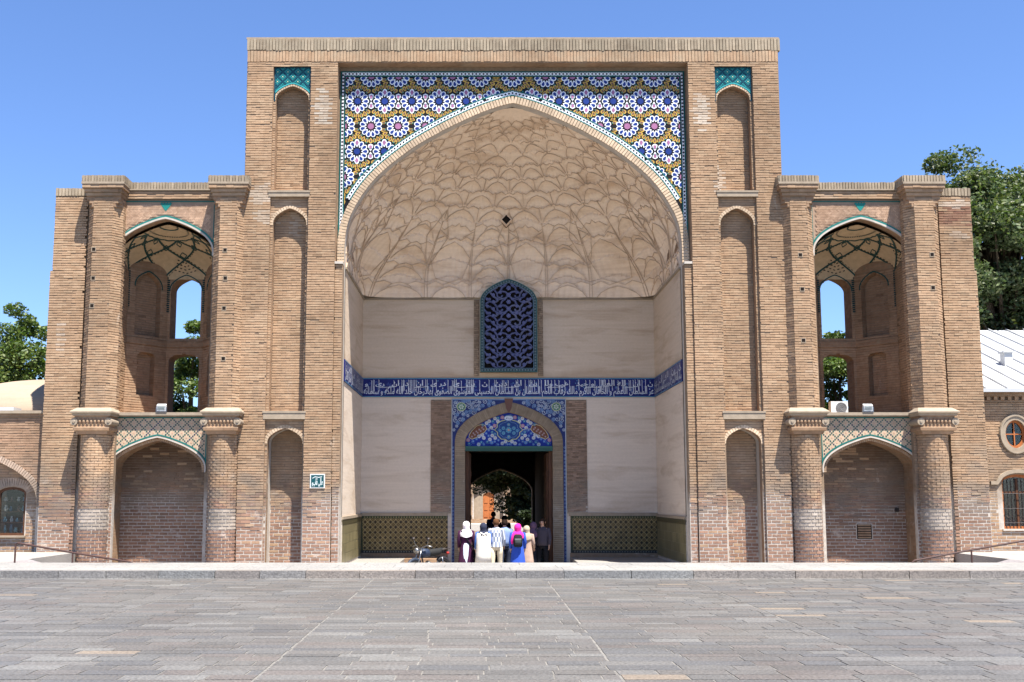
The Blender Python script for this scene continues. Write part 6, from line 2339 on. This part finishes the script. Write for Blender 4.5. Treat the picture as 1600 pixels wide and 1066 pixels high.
    if bag == 'pack':
        mb = MB()
        c = [(.125, -.12, 1.02), (.15, -.12, 1.08), (.15, -.12, 1.30), (.12, -.12, 1.38)]
        rings = [(0, -.19, .98, .115, .06), (0, -.21, 1.02, .145, .085), (0, -.21, 1.2, .15, .09), (0, -.20, 1.34, .135, .08), (0, -.18, 1.39, .08, .04)]
        skinrings(mb, rings, 'cloth', (.018, .020, .022), 14)
        mb.build('backpack', t, smooth=True)
        mb = MB(); skinrings(mb, [(0, -.285, 1.04, .10, .03), (0, -.295, 1.12, .11, .04), (0, -.29, 1.22, .10, .03)], 'cloth', (.035, .04, .042), 12); mb.build('backpack_pocket', t, smooth=True)
        mb = MB(); mb.tube([T((-.1, -.29, 1.235)), T((.1, -.29, 1.235))], .006, 'cloth', (.5, .5, .5), 6); mb.build('zip', t)
    if extra == 'skirt':
        mb = MB(); skinrings(mb, [(0, -.02, .06, .19, .17), (0, -.02, .5, .17, .16), (0, -.01, .98, .14, .145), (0, 0, 1.06, .12, .12)], 'cloth', (.55, .60, .66), 22, .04); mb.build('skirt', t, smooth=True)
    if extra == 'shawl':
        mb = MB(); skinrings(mb, [(0, -.03, .45, .27, .19), (0, -.035, .7, .25, .19), (0, -.03, 1.0, .235, .175), (0, -.02, 1.25, .245, .165), (0, -.01, 1.38, .235, .145), (0, 0, 1.44, .15, .11)], 'cloth', (.66, .62, .55), 26, .035); mb.build('shawl', t, smooth=True)
        mb = MB(); mb.tube([T((-.12, -.12, 1.42)), T((0, -.165, 1.36)), T((.12, -.12, 1.42))], [.02, .03, .02], 'cloth', (.72, .69, .63), 8); mb.build('shawl_collar', t, smooth=True)
    if extra == 'sash':
        mb = MB(); skinrings(mb, [(0, 0, 1.015, .19, .14), (0, 0, 1.05, .18, .135), (0, 0, 1.085, .187, .14)], 'cloth', (.03, .012, .03), 18, .02); mb.build('sash', t, smooth=True)
    if extra == 'scarf_end':
        mb = MB(); mb.tube([T((-.02, .0, 1.50)), T((-.14, -.11, 1.38)), T((-.19, -.10, 1.18)), T((-.18, -.08, 1.08))], [.05, .05, .045, .03], 'cloth', head, 8); mb.build('scarf_end', t, smooth=True)
    t.location = (x, y, base)
    LOC[t.name] = Vector((0, 0, 0))
    return t
A_ = .0
person('woman in white headscarf and dark purple coat with black strap across her back', -1.36, 3.6, 1.66, (.055, .016, .045), None, (.78, .72, .76), 0, .12, (.1, .1), 'cross', 'skirt', long=.12)
person('person wrapped in long cream shawl over blue sleeves with dark headscarf', -.84, 3.3, 1.62, (.06, .13, .36), None, (.03, .035, .06), .1, .12, (0, .1), None, 'shawl', long=.10)
person('man in white and grey checked shirt with cream trousers and short brown hair', -.45, 3.4, 1.73, (.55, .58, .64), (.58, .50, .36), None, -.08, .2, (.05, .25), None, None, hair=(.10, .045, .02), shirt_pat=(.20, .23, .30))
person('man in light blue short-sleeved shirt half hidden behind the checked shirt', -.17, 4.3, 1.70, (.20, .28, .48), (.04, .05, .08), None, .1, .2, (.2, .1), None, None, sleeve='short')
person('woman in bright pink headscarf and blue dress carrying a black backpack', .20, 3.3, 1.60, (.035, .085, .42), None, (.75, .03, .28), 0, .12, (.2, .2), 'pack', 'scarf_end', long=.10)
person('woman in long beige robe with pale scarf right of the black backpack', .50, 4.0, 1.52, (.42, .30, .24), None, (.40, .33, .24), -.2, .12, (.1, .3), None, None, long=.12)
person('woman in mauve headscarf and black coat standing in the gateway shadow', .74, 4.6, 1.62, (.02, .022, .03), None, (.16, .09, .14), .2, .12, (.1, .1), None, None, long=.14)
person('man in dark grey shirt and black trousers facing the square by the right jamb', 1.02, 4.5, 1.72, (.07, .06, .075), (.015, .015, .018), None, math.pi - .3, .12, (.1, .05), None, None)
person('far visitor in blue top silhouetted inside the dark passage', -.38, 15.0, 1.80, (.02, .05, .12), (.02, .02, .03), None, 0, .2, (.1, .1), None, None)
person('far visitor in black clothes walking inside the dark passage', .05, 14.2, 1.66, (.012, .012, .014), None, (.012, .012, .014), .1, .12, (.1, .1), None, None, long=.14)

def motorbike():
    t = thing('motorcycle', 'old dark motorcycle parked in the shade left of the gateway', 'motorcycle', (-2.4, 1.5, GZ + .05))
    ang = R(52)
    ux = Vector((math.cos(ang), math.sin(ang), 0)); uy = Vector((-math.sin(ang), math.cos(ang), 0))
    O = Vector((-2.42, 1.6, GZ + .05))
    def T(a, b, z): return O + ux * a + uy * b + Vector((0, 0, z))
    def wheel(a):
        w = thing('x', None, None)
        bpy.data.objects.remove(w)
        R_ = .29
        mb = MB()
        mb.tube([T(a + math.cos(k * math.pi / 12) * R_, 0, .33 + math.sin(k * math.pi / 12) * R_) for k in range(25)], .042, 'rubber', n=8, cap=False)
        ty = mb.build('wheel', t, smooth=True)
        mb = MB()
        mb.tube([T(a + math.cos(k * math.pi / 12) * .245, 0, .33 + math.sin(k * math.pi / 12) * .245) for k in range(25)], .013, 'steel', n=6, cap=False)
        mb.build('rim', ty, smooth=True)
        mb = MB()
        mb.tube([T(a, -.05, .33), T(a, .05, .33)], .045, 'steel', n=10)
        for k in range(14):
            an = k * math.pi / 7
            mb.tube([T(a, (-.03, .03)[k % 2], .33), T(a + math.cos(an) * .245, 0, .33 + math.sin(an) * .245)], .003, 'steel', n=4, cap=False)
        mb.build('spoke', ty, kind='stuff')
    wheel(-.60); wheel(.62)
    def part(nm, pts, r_, m='metal', col=(.03,) * 3, n=8, sm=True):
        mb = MB(); mb.tube([T(*p) for p in pts], r_, m, col, n); return mb.build(nm, t, smooth=sm)
    for s in (-1, 1):
        part('fork', [(-.60, s * .07, .33), (-.44, s * .07, .78), (-.38, s * .06, .95)], .018, 'steel')
        part('shock_absorber', [(.60, s * .09, .36), (.50, s * .09, .70)], .022, 'steel')
    part('front_mudguard', [(-.60 - math.cos(a) * .35, 0, .33 + math.sin(a) * .35) for a in (.3, .7, 1.1, 1.5, 1.9, 2.3)], [.05] * 6, 'paint', (.02, .03, .05))
    part('rear_mudguard', [(.62 + math.cos(a) * .35, 0, .33 + math.sin(a) * .35) for a in (.2, .6, 1.0, 1.4, 1.8, 2.2)], [.055] * 6, 'paint', (.02, .02, .025))
    part('handlebar', [(-.26, -.36, 1.02), (-.30, -.20, 1.06), (-.37, -.05, .98), (-.37, .05, .98), (-.30, .20, 1.06), (-.26, .36, 1.02)], .014, 'steel')
    for s in (-1, 1):
        part('mirror_stalk', [(-.30, s * .22, 1.05), (-.34, s * .28, 1.24)], .006, 'steel')
        part('mirror', [(-.345, s * .28, 1.24), (-.36, s * .28, 1.25)], .05, 'metal', n=12)
    part('headlight', [(-.56, 0, .90), (-.50, 0, .92), (-.42, 0, .93)], [.085, .09, .04], 'steel', n=14)
    part('frame', [(-.38, 0, .92), (-.28, 0, .70), (-.15, 0, .35), (.18, 0, .32), (.50, 0, .68), (.22, 0, .74), (-.28, 0, .72)], .022, 'paint', (.03, .03, .035))
    part('fuel_tank', [(-.34, 0, .80), (-.26, 0, .84), (-.08, 0, .84), (.05, 0, .78)], [.05, .13, .12, .05], 'paint', (.018, .03, .06), 14)
    part('seat', [(-.02, 0, .83), (.10, 0, .84), (.40, 0, .85), (.62, 0, .90)], [.06, .10, .10, .07], 'rubber', n=12)
    part('engine', [(-.10, 0, .38), (.0, 0, .50), (.10, 0, .42), (.16, 0, .36)], [.10, .13, .12, .08], 'steel', n=10)
    part('exhaust', [(-.10, .10, .48), (-.16, .13, .30), (.10, .14, .24), (.45, .14, .28), (.80, .14, .32)], [.02, .022, .024, .036, .03], 'steel')
    part('rear_rack', [(.48, -.10, .92), (.86, -.10, .93), (.86, .10, .93), (.48, .10, .92)], .009, 'metal')
    part('tail_light', [(.84, 0, .80), (.90, 0, .80)], .04, 'paint', (.35, .02, .015))
    part('footrest', [(.05, -.22, .30), (.05, .22, .30)], .014, 'metal')
    part('side_stand', [(.0, -.08, .30), (.10, -.26, .01)], .012, 'steel')
motorbike()
